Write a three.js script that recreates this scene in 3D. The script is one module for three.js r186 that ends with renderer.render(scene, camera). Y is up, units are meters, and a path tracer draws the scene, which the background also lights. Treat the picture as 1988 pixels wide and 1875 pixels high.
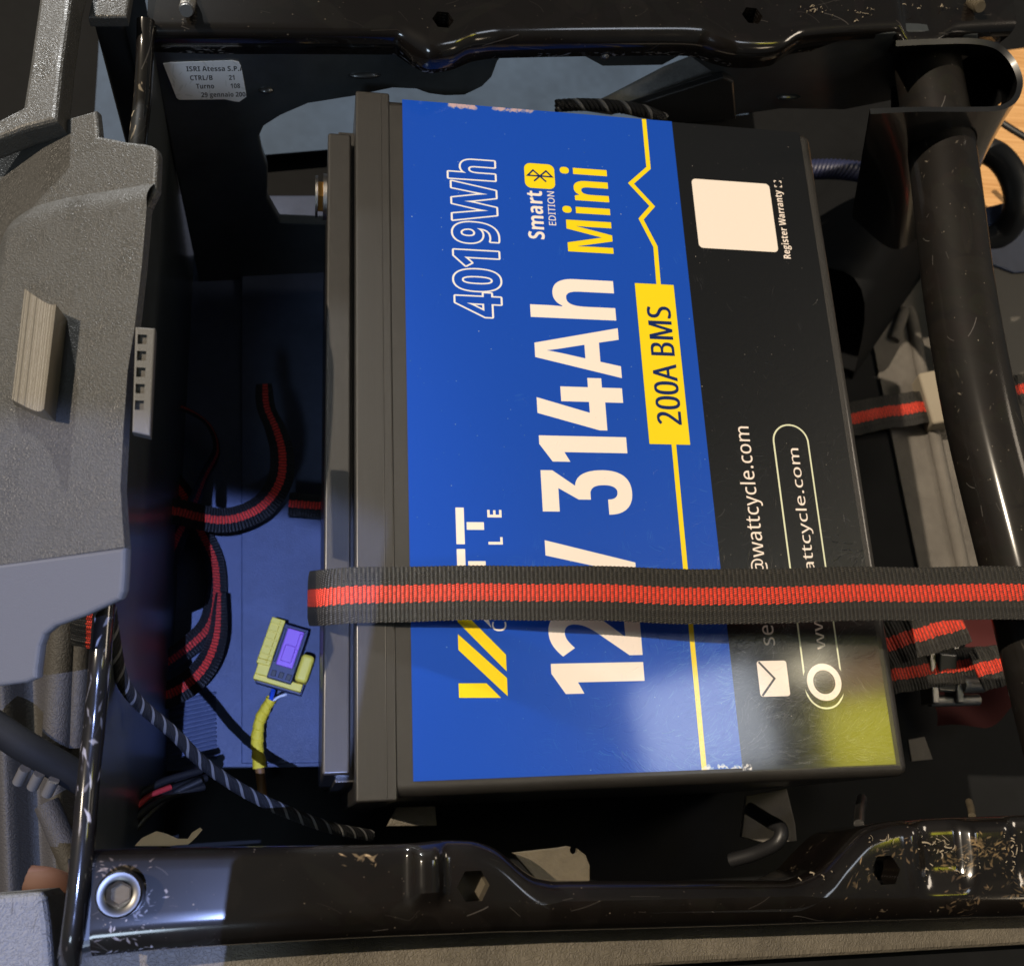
import * as THREE from 'three';
import { mergeGeometries, toCreasedNormals as creasedNormals } from 'three/addons/utils/BufferGeometryUtils.js';
import { RoundedBoxGeometry } from 'three/addons/geometries/RoundedBoxGeometry.js';
import { RectAreaLightUniformsLib } from 'three/addons/lights/RectAreaLightUniformsLib.js';
import { Brush, Evaluator, SUBTRACTION } from 'three-bvh-csg';

// ------------------------------------------------------------------ camera, lights, exposure
const toCreasedNormals = (g, a) => { g.scale(1000, 1000, 1000); const q = creasedNormals(g, a); q.scale(0.001, 0.001, 0.001); return q; };   // it welds at a hundredth of a unit
const V = (x, y, z) => new THREE.Vector3(x, y, z);
const scene = new THREE.Scene();
const renderer = new THREE.WebGLRenderer({ antialias: true });
renderer.setSize(1024, 965);
renderer.toneMapping = THREE.LinearToneMapping;
renderer.toneMappingExposure = 1;
renderer.shadowMap.enabled = true;
const HB = 0.19;                                             // height of the battery's upper face over the floor
const CAM = V(-0.01717, HB + 0.39694, 0.31368);
const FWD = V(0.18801, -0.93281, -0.30743), RIGHT = V(0.98207, 0.18283, 0.04585), UP = V(-0.01344, 0.31054, -0.95046);
const camera = new THREE.PerspectiveCamera(49.4, 1024 / 965, 0.01, 20);
camera.position.copy(CAM); camera.up.copy(UP); camera.lookAt(CAM.clone().add(FWD));
camera.focus = 0.42; camera.userData.fStop = 16;
scene.add(camera);

scene.background = new THREE.Color().setRGB(0.062, 0.072, 0.078);
const sun = new THREE.DirectionalLight(new THREE.Color().setRGB(1, 0.85, 0.66), 4.0);   // warm light through the open door, from the upper left
sun.position.set(0.1 - 0.8 * 2, 2, 0.15 - 0.245 * 2); sun.target.position.set(0.1, 0, 0.15);
sun.castShadow = true; sun.shadow.mapSize.set(4096, 4096); sun.shadow.radius = 1;
Object.assign(sun.shadow.camera, { left: -0.6, right: 0.6, top: 0.6, bottom: -0.6, near: 0.1, far: 5 });
scene.add(sun, sun.target);
const blue = new THREE.SpotLight(new THREE.Color().setRGB(0.36, 0.48, 1.0), 78, 0, 0.0715, 0.03, 2);   // cold light from high above the near left corner
blue.position.set(-0.12, 4.2, 1.02); blue.target.position.set(-0.12, 0.2, 0.46);
blue.castShadow = true; blue.shadow.radius = 0.3; scene.add(blue, blue.target);
RectAreaLightUniformsLib.init();
function area(rgb, power, w, h, at, to) {
  const l = new THREE.RectAreaLight(new THREE.Color().setRGB(...rgb), power, w, h);
  l.position.set(...at); l.lookAt(...to); scene.add(l); return l;
}
area([0.66, 0.82, 1], 22, 0.24, 0.2, [-0.30, 1.05, 1.0], [-0.02, 0.15, 0.0]);      // unseen cool panel added for rail highlights and interior fill
area([1, 0.8, 0.55], 12, 0.13, 0.12, [0.85, 0.9, 0.75], [0.2, 0.2, 0.2]);           // unseen warm panel added for highlights on the right
area([1, 0.84, 0.66], 16, 0.26, 0.18, [0.95, 0.72, -0.02], [0.2, 0.2, 0.15]);       // unseen panel added to brighten the right bevel of the battery
area([0.80, 0.87, 1], 8.5, 0.13, 0.17, [0.50, 1.15, 0.2], [0.19, 0.2, 0.25]);        // unseen panel added for the pale reflection in the label
area([1, 0.88, 0.62], 15, 0.035, 0.06, [0.665, 1.15, 0.13], [0.2, 0.2, 0.25]); area([1, 0.9, 0.05], 9, 0.10, 0.11, [0.735, 1.15, 0.222], [0.2, 0.2, 0.25]); area([1, 0.5, 0.28], 3, 0.05, 0.08, [0.74, 1.15, 0.145], [0.2, 0.2, 0.25]);   // added emitting panels for warm white, yellow and orange reflections in the label
const low = new THREE.SpotLight(new THREE.Color().setRGB(0.95, 0.96, 0.95), 7.5, 0, 0.13, 0.6, 2);   // low daylight through the windscreen, raking over the plastic cover
low.position.set(-0.46, 0.58, -1.1); low.target.position.set(-0.13, 0.245, 0.10); low.castShadow = true; low.shadow.radius = 1.2; scene.add(low, low.target);

// ------------------------------------------------------------------ surveying: a sight line through a point of the picture meets a real plane
const DOWN = UP.clone().negate();
const ray = (x, y) => FWD.clone().multiplyScalar(2038.26).addScaledVector(RIGHT, x - 994).addScaledVector(DOWN, y - 937.5);
function plane(o, ex, ey) { ex.normalize(); const n = ex.clone().cross(ey).normalize(); return { o, ex, ey: n.clone().cross(ex).normalize(), n }; }
const flat = (Y) => plane(V(0, Y, 0), V(1, 0, 0), V(0, 0, -1));
function hit(x, y, pl) { const d = ray(x, y); return CAM.clone().addScaledVector(d, pl.o.clone().sub(CAM).dot(pl.n) / d.dot(pl.n)); }
const on = (x, y, Y) => { const d = ray(x, y); return CAM.clone().addScaledVector(d, (Y - CAM.y) / d.y); };
const WALL = plane(V(-0.0855, 0.215, -0.004), V(0.413, 0, -0.0474), V(0, 1, 0));

// ------------------------------------------------------------------ seeded noise
let seed = 12345;
const rnd = () => { seed = (seed + 0x6d2b79f5) | 0; let t = Math.imul(seed ^ (seed >>> 15), 1 | seed); t = (t + Math.imul(t ^ (t >>> 7), 61 | t)) ^ t; return ((t ^ (t >>> 14)) >>> 0) / 4294967296; };
const rr = (a, b) => a + (b - a) * rnd();
const hash = (x, y, s) => { let h = Math.imul(x, 374761393) + Math.imul(y, 668265263) + Math.imul(s, 1274126177) | 0; h = Math.imul(h ^ (h >>> 13), 1274126177); return ((h ^ (h >>> 16)) >>> 0) / 4294967296; };
function vnoise(x, y, period, s) {                              // tiling value noise
  const x0 = Math.floor(x), y0 = Math.floor(y), fx = x - x0, fy = y - y0, m = (a) => ((a % period) + period) % period;
  const u = fx * fx * (3 - 2 * fx), v = fy * fy * (3 - 2 * fy);
  const a = hash(m(x0), m(y0), s), b = hash(m(x0 + 1), m(y0), s), c = hash(m(x0), m(y0 + 1), s), d = hash(m(x0 + 1), m(y0 + 1), s);
  return a + (b - a) * u + (c - a) * v + (a - b - c + d) * u * v;
}
function dataTex(n, f, srgb) {
  const a = new Uint8Array(n * n * 4);
  for (let y = 0; y < n; y++) for (let x = 0; x < n; x++) { const c = f(x / n, y / n); for (let k = 0; k < 3; k++) a[(y * n + x) * 4 + k] = Math.max(0, Math.min(255, 255 * (Array.isArray(c) ? c[k] : c))); a[(y * n + x) * 4 + 3] = 255; }
  const t = new THREE.DataTexture(a, n, n, THREE.RGBAFormat);
  t.wrapS = t.wrapT = THREE.RepeatWrapping; t.magFilter = THREE.LinearFilter; t.minFilter = THREE.LinearMipmapLinearFilter; t.generateMipmaps = true;
  if (srgb) t.colorSpace = THREE.SRGBColorSpace; t.needsUpdate = true; return t;
}
const rep = (t, w, h = w) => { const c = t.clone(); c.repeat.set(1 / w, 1 / h); c.needsUpdate = true; return c; };   // uv are metres: one tile is w by h metres
function canvasTex(w, h, draw, srgb = true) {
  const c = document.createElement('canvas'); c.width = w; c.height = h; draw(c.getContext('2d'), w, h);
  const t = new THREE.CanvasTexture(c); if (srgb) t.colorSpace = THREE.SRGBColorSpace; t.wrapS = t.wrapT = THREE.RepeatWrapping; t.anisotropy = 8; return t;
}
const leatherTex = dataTex(512, (u, v) => {                     // moulded leather grain: wriggling ridges
  const wx = u * 40 + 1.6 * vnoise(u * 20, v * 20, 20, 5), wy = v * 52 + 1.6 * vnoise(u * 20 + 7, v * 20, 20, 6);
  const a = Math.abs(vnoise(wx, wy, 2080, 1) - 0.5) * 2, b = Math.abs(vnoise(u * 96, v * 110, 10560, 2) - 0.5) * 2;
  return Math.min(1, 0.15 + 0.75 * Math.pow(a, 0.7) + 0.25 * b);
});
const mottleTex = dataTex(256, (u, v) => 0.35 + 0.4 * vnoise(u * 6, v * 6, 6, 11) + 0.25 * vnoise(u * 24, v * 24, 24, 12) + 0.15 * vnoise(u * 90, v * 90, 90, 13));
const fineTex = dataTex(256, (u, v) => 0.5 * vnoise(u * 64, v * 64, 64, 21) + 0.5 * vnoise(u * 128, v * 128, 128, 22));
const dirtTex = dataTex(512, (u, v) => {                       // dusty dark paint tone
  const n = 0.5 * vnoise(u * 5, v * 5, 5, 31) + 0.3 * vnoise(u * 19, v * 19, 19, 32) + 0.2 * vnoise(u * 70, v * 70, 70, 33), d = hash(Math.floor(u * 512), Math.floor(v * 512), 34) > 0.9985 ? 0.5 : 0;
  return 0.45 + 0.5 * n + d;
});

const speckTex = dataTex(1024, (u, v) => {                     // dark moulding with settled dust
  const n = 0.5 * vnoise(u * 7, v * 7, 7, 41) + 0.3 * vnoise(u * 40, v * 40, 40, 42) + 0.2 * vnoise(u * 160, v * 160, 160, 43), x = Math.floor(u * 1024), y = Math.floor(v * 1024);
  const d = hash(x >> 1, y >> 1, 44) > 0.9993 ? 0.7 : hash(x, y, 45) > 0.9975 ? 0.3 : 0;
  return 0.24 + 0.12 * n + d;
});
// ------------------------------------------------------------------ materials
const M = {};
const mat = (o) => new THREE.MeshPhysicalMaterial(o);
const lin = (r, g, b) => new THREE.Color().setRGB(r, g, b);
function chips(w, h, spots, scratches, base = [18, 15, 13]) {   // worn black paint: chips, scratches and dust over a dark tone
  return canvasTex(w, h, (c) => {
    c.fillStyle = `rgb(${base})`; c.fillRect(0, 0, w, h);
    for (let i = 0; i < 260; i++) { const g = rr(18, 42); c.fillStyle = `rgba(${g},${g - 1},${g - 3},${rr(0.05, 0.25)})`; c.beginPath(); c.ellipse(rnd() * w, rnd() * h, rr(10, 90), rr(4, 30), rnd() * 3, 0, 7); c.fill(); }
    for (let i = 0; i < w * h / 1100; i++) { const g = rr(60, 190); c.fillStyle = `rgba(${g},${g * 0.95},${g * 0.86},${rr(0.2, 0.9)})`; const r = rr(0.4, 1.5); c.beginPath(); c.ellipse(rnd() * w, rnd() * h, r, r * rr(0.5, 1), 0, 0, 7); c.fill(); }
    for (let i = 0; i < scratches; i++) { const x = rnd() * w, y = rnd() * h, a = rr(-0.9, 0.9), l = rr(8, 70), g = rr(70, 170); c.strokeStyle = `rgba(${g},${g},${g},${rr(0.15, 0.7)})`; c.lineWidth = rr(0.5, 1.6); c.beginPath(); c.moveTo(x, y); c.quadraticCurveTo(x + l * 0.5, y + a * l * 0.3, x + l * Math.cos(a), y + l * Math.sin(a)); c.stroke(); }
    for (const [x, y, rx, ry, n, tone = [190, 185, 175]] of spots) for (let i = 0; i < n; i++) {       // a cluster of flakes
      const cx = x * w + (rnd() + rnd() - 1) * rx * w, cy = y * h + (rnd() + rnd() - 1) * ry * h, s = rr(1, 7), k = rr(0.55, 1.1), a = rnd() * 6.3;
      c.fillStyle = `rgba(${tone.map((t) => t * k | 0)},${rr(0.5, 1)})`; c.beginPath();
      for (let j = 0; j < 6; j++) { const b = a + j * 1.05, q = s * rr(0.3, 1.0) * (j % 3 ? 0.7 : 2.2); c.lineTo(cx + Math.cos(b) * q, cy + Math.sin(b) * q * 0.7); } c.fill();
    }
  });
}
M.rail = (tex, w, h) => mat({ map: rep(tex, w, h), color: lin(0.75, 0.7, 0.66), roughness: 0.5, specularIntensity: 0.18, clearcoat: 1, clearcoatRoughness: 0.12 });
M.black = mat({ color: lin(0.014, 0.0145, 0.016), roughness: 0.4, clearcoat: 0.8, clearcoatRoughness: 0.1 });
M.blackMatt = mat({ color: lin(0.010, 0.0105, 0.0115), map: rep(dirtTex, 0.2), roughness: 0.7, specularIntensity: 0.3 });
M.tube = mat({ map: rep(chips(512, 512, [[.5, .5, .4, .4, 12, [110, 105, 95]]], 26, [22, 20, 19]), 0.12), color: lin(1, 0.95, 0.9), roughness: 0.6, specularIntensity: 0.25, clearcoat: 0.3, clearcoatRoughness: 0.13 });
M.web = mat({ color: lin(0.05, 0.058, 0.064), roughness: 0.42, map: rep(dirtTex, 0.12), clearcoat: 0.4, clearcoatRoughness: 0.2 });
M.trim = mat({ color: lin(0.028, 0.023, 0.016), roughness: 0.7, bumpMap: rep(leatherTex, 0.03), bumpScale: 0.0002 });  // darkened in colour to stand for shade in the lower left gap
M.case = mat({ color: lin(0.062, 0.056, 0.05), map: rep(speckTex, 0.17), roughness: 0.45, clearcoat: 0.5, clearcoatRoughness: 0.2, bumpMap: rep(fineTex, 0.012), bumpScale: 0.00006 });
M.plastic = mat({ color: lin(0.05, 0.048, 0.044), roughness: 0.6, specularIntensity: 0.7, roughnessMap: rep(mottleTex, 0.06), bumpMap: rep(leatherTex, 0.024), bumpScale: 0.0002 });
M.plasticSmooth = mat({ color: lin(0.075, 0.069, 0.06), roughness: 0.55, bumpMap: rep(fineTex, 0.01), bumpScale: 0.00008 });
M.sill = mat({ color: lin(0.16, 0.138, 0.105), roughness: 0.65, map: rep(dirtTex, 0.11), bumpMap: rep(leatherTex, 0.03), bumpScale: 0.0003 });
M.floor = mat({ color: lin(0.075, 0.10, 0.185), map: rep(dirtTex, 0.25), roughness: 0.55, bumpMap: rep(leatherTex, 0.02), bumpScale: 0.0001 });
M.bluegrey = mat({ color: lin(0.09, 0.14, 0.23), map: rep(dirtTex, 0.3), roughness: 0.5 });  // blue tint stands in for daylight on the cab floor
M.beige = mat({ color: lin(0.20, 0.18, 0.155), map: rep(dirtTex, 0.25), roughness: 0.75, bumpMap: rep(leatherTex, 0.012), bumpScale: 0.0003 });
M.steel = mat({ color: lin(0.27, 0.26, 0.25), metalness: 1, roughness: 0.36, bumpMap: rep(fineTex, 0.02), bumpScale: 0.00005 });
M.dullSteel = mat({ color: lin(0.15, 0.122, 0.08), metalness: 0.3, roughness: 0.5, map: rep(dirtTex, 0.06), bumpMap: rep(mottleTex, 0.01), bumpScale: 0.0001 });
M.brass = mat({ color: lin(0.75, 0.38, 0.1), metalness: 1, roughness: 0.3 });
M.yellow = mat({ color: lin(0.8, 0.62, 0.07), roughness: 0.5 });
M.tape = mat({ color: lin(0.85, 0.62, 0.03), roughness: 0.6, bumpMap: rep(mottleTex, 0.008), bumpScale: 0.0004 });
M.purple = mat({ color: lin(0.33, 0.13, 0.55), roughness: 0.45 });
M.navy = mat({ color: lin(0.02, 0.025, 0.07), roughness: 0.45 });
M.brown = mat({ color: lin(0.2, 0.09, 0.02), roughness: 0.6 });
M.terracotta = mat({ color: lin(0.09, 0.035, 0.018), roughness: 0.7 });
M.paper = mat({ color: lin(0.62, 0.54, 0.4), roughness: 0.9, side: THREE.DoubleSide });
M.redCloth = mat({ color: lin(0.05, 0.004, 0.004), roughness: 0.9, sheen: 0.3, side: THREE.DoubleSide });
M.rubber = mat({ color: lin(0.012, 0.012, 0.013), roughness: 0.45 });

// ------------------------------------------------------------------ object helpers
const used = {};
const numbered = (n) => { used[n] = (used[n] ?? -1) + 1; return used[n] ? `${n}_${String(used[n]).padStart(3, '0')}` : n; };
function mesh(name, geo, m, parent) {
  if (Array.isArray(geo)) geo = mergeGeometries(geo.map((g) => { const q = g.index ? g.toNonIndexed() : g; for (const k of Object.keys(q.attributes)) if (!['position', 'normal', 'uv'].includes(k)) q.deleteAttribute(k); return q; }));
  const o = new THREE.Mesh(geo, m); o.castShadow = o.receiveShadow = true;
  o.name = parent === scene ? numbered(name) : name; parent.add(o); return o;
}
const group = (name) => { const g = new THREE.Group(); g.name = numbered(name); scene.add(g); return g; };
function seat(g) {                                              // move the group's origin to the thing's base
  g.updateMatrixWorld(true); const b = new THREE.Box3().setFromObject(g), c = b.getCenter(V(0, 0, 0)); c.y = b.min.y;
  if (g.isMesh) { g.geometry.translate(-c.x, -c.y, -c.z); for (const k of g.children) k.position.sub(c); } else for (const k of g.children) k.position.sub(c);
  g.position.add(c);
}
function tag(o, label, category, grp) { Object.assign(o.userData, { label, category }); if (grp) o.userData.group = grp; seat(o); return o; }
function setting(o, label) { o.userData.kind = 'structure'; if (label) o.userData.label = label; return o; }
function basis(geo, pl) { geo.applyMatrix4(new THREE.Matrix4().makeBasis(pl.ex, pl.ey, pl.n).setPosition(pl.o)); return geo; }
const local = (p, pl) => { const q = p.clone().sub(pl.o); return new THREE.Vector2(q.dot(pl.ex), q.dot(pl.ey)); };
function smooth2(pts, n = 6) { const c = new THREE.CatmullRomCurve3(pts.map((p) => V(p.x, p.y, 0)), false, 'centripetal'); return c.getPoints(pts.length * n).map((p) => new THREE.Vector2(p.x, p.y)); }
function plate(px, pl, t = 0.003, bevel = 0.0008, holes = [], curved = false) {   // a plate whose upper face lies in the plane
  let pts = px.map(([x, y]) => local(hit(x, y, pl), pl)); if (curved) pts = smooth2(pts);
  const s = new THREE.Shape(pts);
  for (const h of holes) { let q = h.map(([x, y]) => local(hit(x, y, pl), pl)); s.holes.push(new THREE.Path(q)); }
  const d = Math.max(0.0002, t - 2 * bevel);
  const g = new THREE.ExtrudeGeometry(s, { depth: d, bevelEnabled: bevel > 0, bevelThickness: bevel, bevelSize: bevel, bevelOffset: -bevel, bevelSegments: 3 });
  g.translate(0, 0, -(d + bevel)); return basis(g, pl);
}
const ring = (x, y, r, n, ry = r, a = 0) => Array.from({ length: n }, (_, i) => [x + r * Math.cos(a + i / n * 2 * Math.PI), y + ry * Math.sin(a + i / n * 2 * Math.PI)]);
function uvScale(g, su, sv) { const u = g.attributes.uv; for (let i = 0; i < u.count; i++) u.setXY(i, u.getX(i) * su, u.getY(i) * sv); return g; }
const P3 = (list) => list.map(([x, y, Y]) => on(x, y, Y));
function tube(list, r, seg = 64, rad = 16) { const c = new THREE.CatmullRomCurve3(list, false, 'centripetal'), L = c.getLength(); return uvScale(new THREE.TubeGeometry(c, seg, r, rad, false), L, 2 * Math.PI * r); }
function rod(list, r, seg = 64, rad = 16) {                    // a tube with closed ends
  const a = [tube(list, r, seg, rad)];
  for (const [p, q] of [[list[0], list[1]], [list.at(-1), list.at(-2)]]) { const s = new THREE.CircleGeometry(r, rad); s.lookAt(p.clone().sub(q)); s.translate(p.x, p.y, p.z); a.push(s); }
  return mergeGeometries(a.map((g) => g.toNonIndexed()));
}
function box(w, h, d, r, at, rot) { const g = new RoundedBoxGeometry(w, h, d, 3, r); if (rot) g.applyMatrix4(new THREE.Matrix4().makeRotationFromEuler(new THREE.Euler(...rot))); g.translate(...at); return g; }
function prism(n, r, h, at, axis = 'y', r2 = r) { const g = new THREE.CylinderGeometry(r2, r, h, n); if (axis === 'x') g.rotateZ(Math.PI / 2); if (axis === 'z') g.rotateX(Math.PI / 2); g.translate(...at); return n < 12 ? toCreasedNormals(g, 0.5) : g; }
function grid(nu, nv, f, uvf) {                                 // a smooth sheet
  const pos = [], uv = [], idx = [];
  for (let i = 0; i <= nu; i++) for (let j = 0; j <= nv; j++) { const p = f(i / nu, j / nv); pos.push(p.x, p.y, p.z); const q = uvf ? uvf(i / nu, j / nv, p) : [p.x, p.z]; uv.push(q[0], q[1]); }
  for (let i = 0; i < nu; i++) for (let j = 0; j < nv; j++) { const a = i * (nv + 1) + j, b = a + nv + 1; idx.push(a, b, a + 1, b, b + 1, a + 1); }
  const g = new THREE.BufferGeometry(); g.setAttribute('position', new THREE.Float32BufferAttribute(pos, 3)); g.setAttribute('uv', new THREE.Float32BufferAttribute(uv, 2)); g.setIndex(idx); g.computeVertexNormals(); return g;
}
function lerpKeys(keys, x) {                                    // monotone cubic through the keys
  let i = 1; while (i < keys.length - 1 && keys[i][0] < x) i++;
  const a = keys[i - 1], b = keys[i], z = keys[i - 2], e = keys[i + 1], h = b[0] - a[0], t = Math.max(0, Math.min(1, (x - a[0]) / h));
  return a.map((q, k) => {
    if (!k) return x; const d = (b[k] - q) / h, slope = (m, n) => (m * n <= 0 ? 0 : 2 * m * n / (m + n));
    const m0 = z ? slope((q - z[k]) / (a[0] - z[0]), d) : d, m1 = e ? slope(d, (e[k] - b[k]) / (e[0] - b[0])) : d, t2 = t * t, t3 = t2 * t;
    return (2 * t3 - 3 * t2 + 1) * q + (t3 - 2 * t2 + t) * h * m0 + (-2 * t3 + 3 * t2) * b[k] + (t3 - t2) * h * m1;
  });
}
// a pressed rail of closed section: keys are [x, y of the inner edge, y of the outer edge, extra height, radius in, radius out] along the picture's x
function railGeo(keys, n, Y, dropIn, dropOut) {
  const cols = [];
  for (let i = 0; i <= n; i++) {
    const x = keys[0][0] + (keys.at(-1)[0] - keys[0][0]) * i / n, [, yi, yo, h, r1, r2] = lerpKeys(keys, x);
    const I = on(x, yi, Y), O = on(x, yo, Y); O.x += (I.x - O.x) * 0.6;
    cols.push({ I, O, h, r1, r2 });
  }
  const sec = ({ I, O, h, r1, r2 }) => {
    const d = O.clone().sub(I), w = d.length(); d.normalize(); const q = [];
    const put = (s, y) => { const p = I.clone().addScaledVector(d, s); p.y = Y + y; q.push(p); };
    put(0.002, -dropIn); put(0.001, -dropIn * 0.5); put(0, -r1 - 0.002);
    for (let k = 0; k <= 8; k++) { const a = k / 8 * Math.PI / 2; put(r1 - r1 * Math.cos(a), h * Math.sin(a) - r1 + r1 * Math.sin(a)); }
    for (let k = 1; k < 6; k++) { const s = r1 + (w - r1 - r2) * k / 6; put(s, h * (0.5 + 0.5 * Math.cos(Math.max(0, (k - 4) / 2) * Math.PI))); }
    for (let k = 0; k <= 8; k++) { const a = k / 8 * Math.PI / 2; put(w - r2 + r2 * Math.sin(a), -r2 + r2 * Math.cos(a)); }
    put(w, -r2 - 0.002); put(w, -dropOut);
    return q;
  };
  const secs = cols.map(sec), m = secs[0].length, pos = [], uv = [], idx = [];
  secs.forEach((q, i) => { let v = -dropIn; q.forEach((p, j) => { if (j) v += p.distanceTo(q[j - 1]); pos.push(p.x, p.y, p.z); uv.push(p.x + 0.15, v); }); });
  for (let i = 0; i < n; i++) for (let j = 0; j < m; j++) { const j2 = (j + 1) % m, a = i * m + j, b = a + m, c = i * m + j2, d = c + m; idx.push(a, c, b, b, c, d); }
  for (let j = 1; j < m - 1; j++) { idx.push(0, j + 1, j); const e = n * m; idx.push(e, e + j, e + j + 1); }
  const g = new THREE.BufferGeometry(); g.setAttribute('position', new THREE.Float32BufferAttribute(pos, 3)); g.setAttribute('uv', new THREE.Float32BufferAttribute(uv, 2)); g.setIndex(idx);
  return toCreasedNormals(g, 0.7);
}
function flipIfInside(g) { const p = g.attributes.position; let v = 0; const a = V(0, 0, 0), b = V(0, 0, 0), c = V(0, 0, 0), ix = g.index; const n = ix ? ix.count : p.count;
  for (let i = 0; i < n; i += 3) { const f = (k) => (ix ? ix.getX(i + k) : i + k); a.fromBufferAttribute(p, f(0)); b.fromBufferAttribute(p, f(1)); c.fromBufferAttribute(p, f(2)); v += a.dot(b.clone().cross(c)); }
  if (v < 0) { const q = g.index ? g.toNonIndexed() : g; for (const at of Object.values(q.attributes)) { const s = at.itemSize, r = at.array; for (let i = 0; i < at.count; i += 3) for (let k = 0; k < s; k++) { const t = r[(i + 1) * s + k]; r[(i + 1) * s + k] = r[(i + 2) * s + k]; r[(i + 2) * s + k] = t; } } q.deleteAttribute('normal'); return toCreasedNormals(q, 0.7); }
  return g; }
const csg = new Evaluator(); csg.useGroups = false; csg.attributes = ['position', 'normal', 'uv'];
function punch(geo, cutters) { let a = new Brush(geo); a.updateMatrixWorld(); for (const c of cutters) { const b = new Brush(c); b.updateMatrixWorld(); a = csg.evaluate(a, b, SUBTRACTION); } return a.geometry; }

// ------------------------------------------------------------------ webbing
const RIB = 0.0016;
const weave = (rgbRed, black) => canvasTex(64, 512, (c) => {    // u: two ribs along, v: across the band
  c.fillStyle = '#050505'; c.fillRect(0, 0, 64, 512);
  for (let i = 0; i < 2; i++) for (let j = -1; j < 27; j++) {
    const v = j * 20 + (i ? 10 : 0), mid = v + 10, red = mid > 178 && mid < 336;
    const [r, g, b] = red ? rgbRed : black, k = red ? 0.85 + 0.25 * hash(i, j, 3) : 0.7 + 0.5 * hash(i, j, 4);
    c.fillStyle = `rgb(${r * k | 0},${g * k | 0},${b * k | 0})`; c.beginPath(); c.ellipse(i * 32 + 16, mid, 15, 9.4, 0.25, 0, 7); c.fill();
  }
});
const weaveMap = weave([236, 70, 46], [48, 45, 40]), weaveBump = canvasTex(64, 512, (c) => {
  c.fillStyle = '#000'; c.fillRect(0, 0, 64, 512);
  for (let i = 0; i < 2; i++) for (let j = -1; j < 27; j++) for (let k = 0; k < 6; k++) { const g = 90 + k * 33 | 0; c.fillStyle = `rgb(${g},${g},${g})`; c.beginPath(); c.ellipse(i * 32 + 16, j * 20 + (i ? 20 : 10), 15 - k * 2.4, 9.6 - k * 1.5, 0.25, 0, 7); c.fill(); }
}, false);
M.strap = mat({ map: rep(weaveMap, RIB * 2, 1), bumpMap: rep(weaveBump, RIB * 2, 1), bumpScale: 0.00045, roughness: 0.55, sheen: 0.15, side: THREE.DoubleSide });
M.strap.map.repeat.y = M.strap.bumpMap.repeat.y = 1;
function webbing(list, width, across, thick = 0.0014, waves = true) {       // list: centre line points; across(t, tangent) gives the direction over the band
  const curve = new THREE.CatmullRomCurve3(list, false, 'centripetal'), L = curve.getLength(), n = Math.min(1600, Math.ceil(L / RIB * 4)), m = 8, rows = [];
  for (let i = 0; i <= n; i++) {
    const t = i / n, p = curve.getPointAt(t); if (waves) { p.z += 0.0002 * Math.sin(t * 23 + 1) + 0.00016 * Math.sin(t * 61); p.y += 0.0003 * Math.sin(t * 37 + 2); } const T = curve.getTangentAt(t), A = across(t, T).clone(); A.addScaledVector(T, -A.dot(T)).normalize(); if (waves) A.y += 0.05 * Math.sin(t * 19); const N = T.clone().cross(A).normalize();
    rows.push({ p, A, N, s: t * L });
  }
  const side = (sg) => grid(n, m, (u, v) => { const r = rows[Math.round(u * n)], w = width * (1 + (waves ? 0.012 * Math.sin(r.s / RIB * 2 * Math.PI) : 0)); const q = (v - 0.5) * sg; return r.p.clone().addScaledVector(r.A, q * w).addScaledVector(r.N, sg * thick / 2 * (1 - Math.pow(Math.abs(2 * v - 1), 6))); }, (u, v) => [u * L, sg > 0 ? v : 1 - v]);
  return [side(1), side(-1)];
}

// =================================================================== SETTING
{ // floor under the seat base with its low ribs, the tray and the raised beige floor on the right
  const f = setting(mesh('floor', new THREE.BoxGeometry(1.5, 0.03, 1.3), M.blackMatt, scene), 'floor under the seat base, darkened for the shade in the gaps');
  f.position.set(0.1, -0.0152, -0.05);
  const rib = new THREE.CapsuleGeometry(0.0009, 0.05, 3, 6); rib.rotateZ(Math.PI / 2);
  for (let i = 0; i < 16; i++) { const p = on(322, 1366 + i * 8.6, 0.0015); const r = mesh('floor_rib', rib, M.floor, f); r.position.copy(p).sub(f.position); r.rotation.y = 0.2; }
  const sheet = mesh('floor_sheet', plate([[200, 380], [640, 380], [660, 1486], [200, 1500]], flat(0.0012), 0.001, 0.0002), M.floor, f); sheet.position.sub(f.position);  // ends where rail shade begins; blue tint stands for the cold light patch
  const tray = mesh('floor_step', plate([[468, 380], [640, 380], [660, 1480], [468, 1482]], flat(0.005), 0.004, 0.0008), M.floor, f); tray.position.sub(f.position);
}
{ const g = group('cab_floor'); mesh('floor_sheet', grid(8, 8, (u, v) => V(-0.15 + u * 0.43, 0.012 + 0.10 * Math.pow(v, 2.2), -0.07 - 0.08 * u - v * 0.30)), M.bluegrey, g).material.side = THREE.DoubleSide; g.userData.kind = 'structure'; g.userData.label = 'sheet floor of the cab tinted blue for daylight, seen through the rail openings'; }
{ const g = setting(group('side_floor'), 'beige grey floor beside the battery');
  mesh('floor_sheet', plate([[1690, 640], [1790, 520], [1960, 480], [2300, 480], [2300, 1180], [1800, 1180]], flat(0.002), 0.002, 0.0004), M.beige, g);
  mesh('floor_fold', rod(P3([[1735, 660, 0.003], [1762, 600, 0.004], [1790, 720, 0.004], [1822, 880, 0.004], [1872, 1110, 0.004]]), 0.004, 60, 10), M.beige, g);
}

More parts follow.
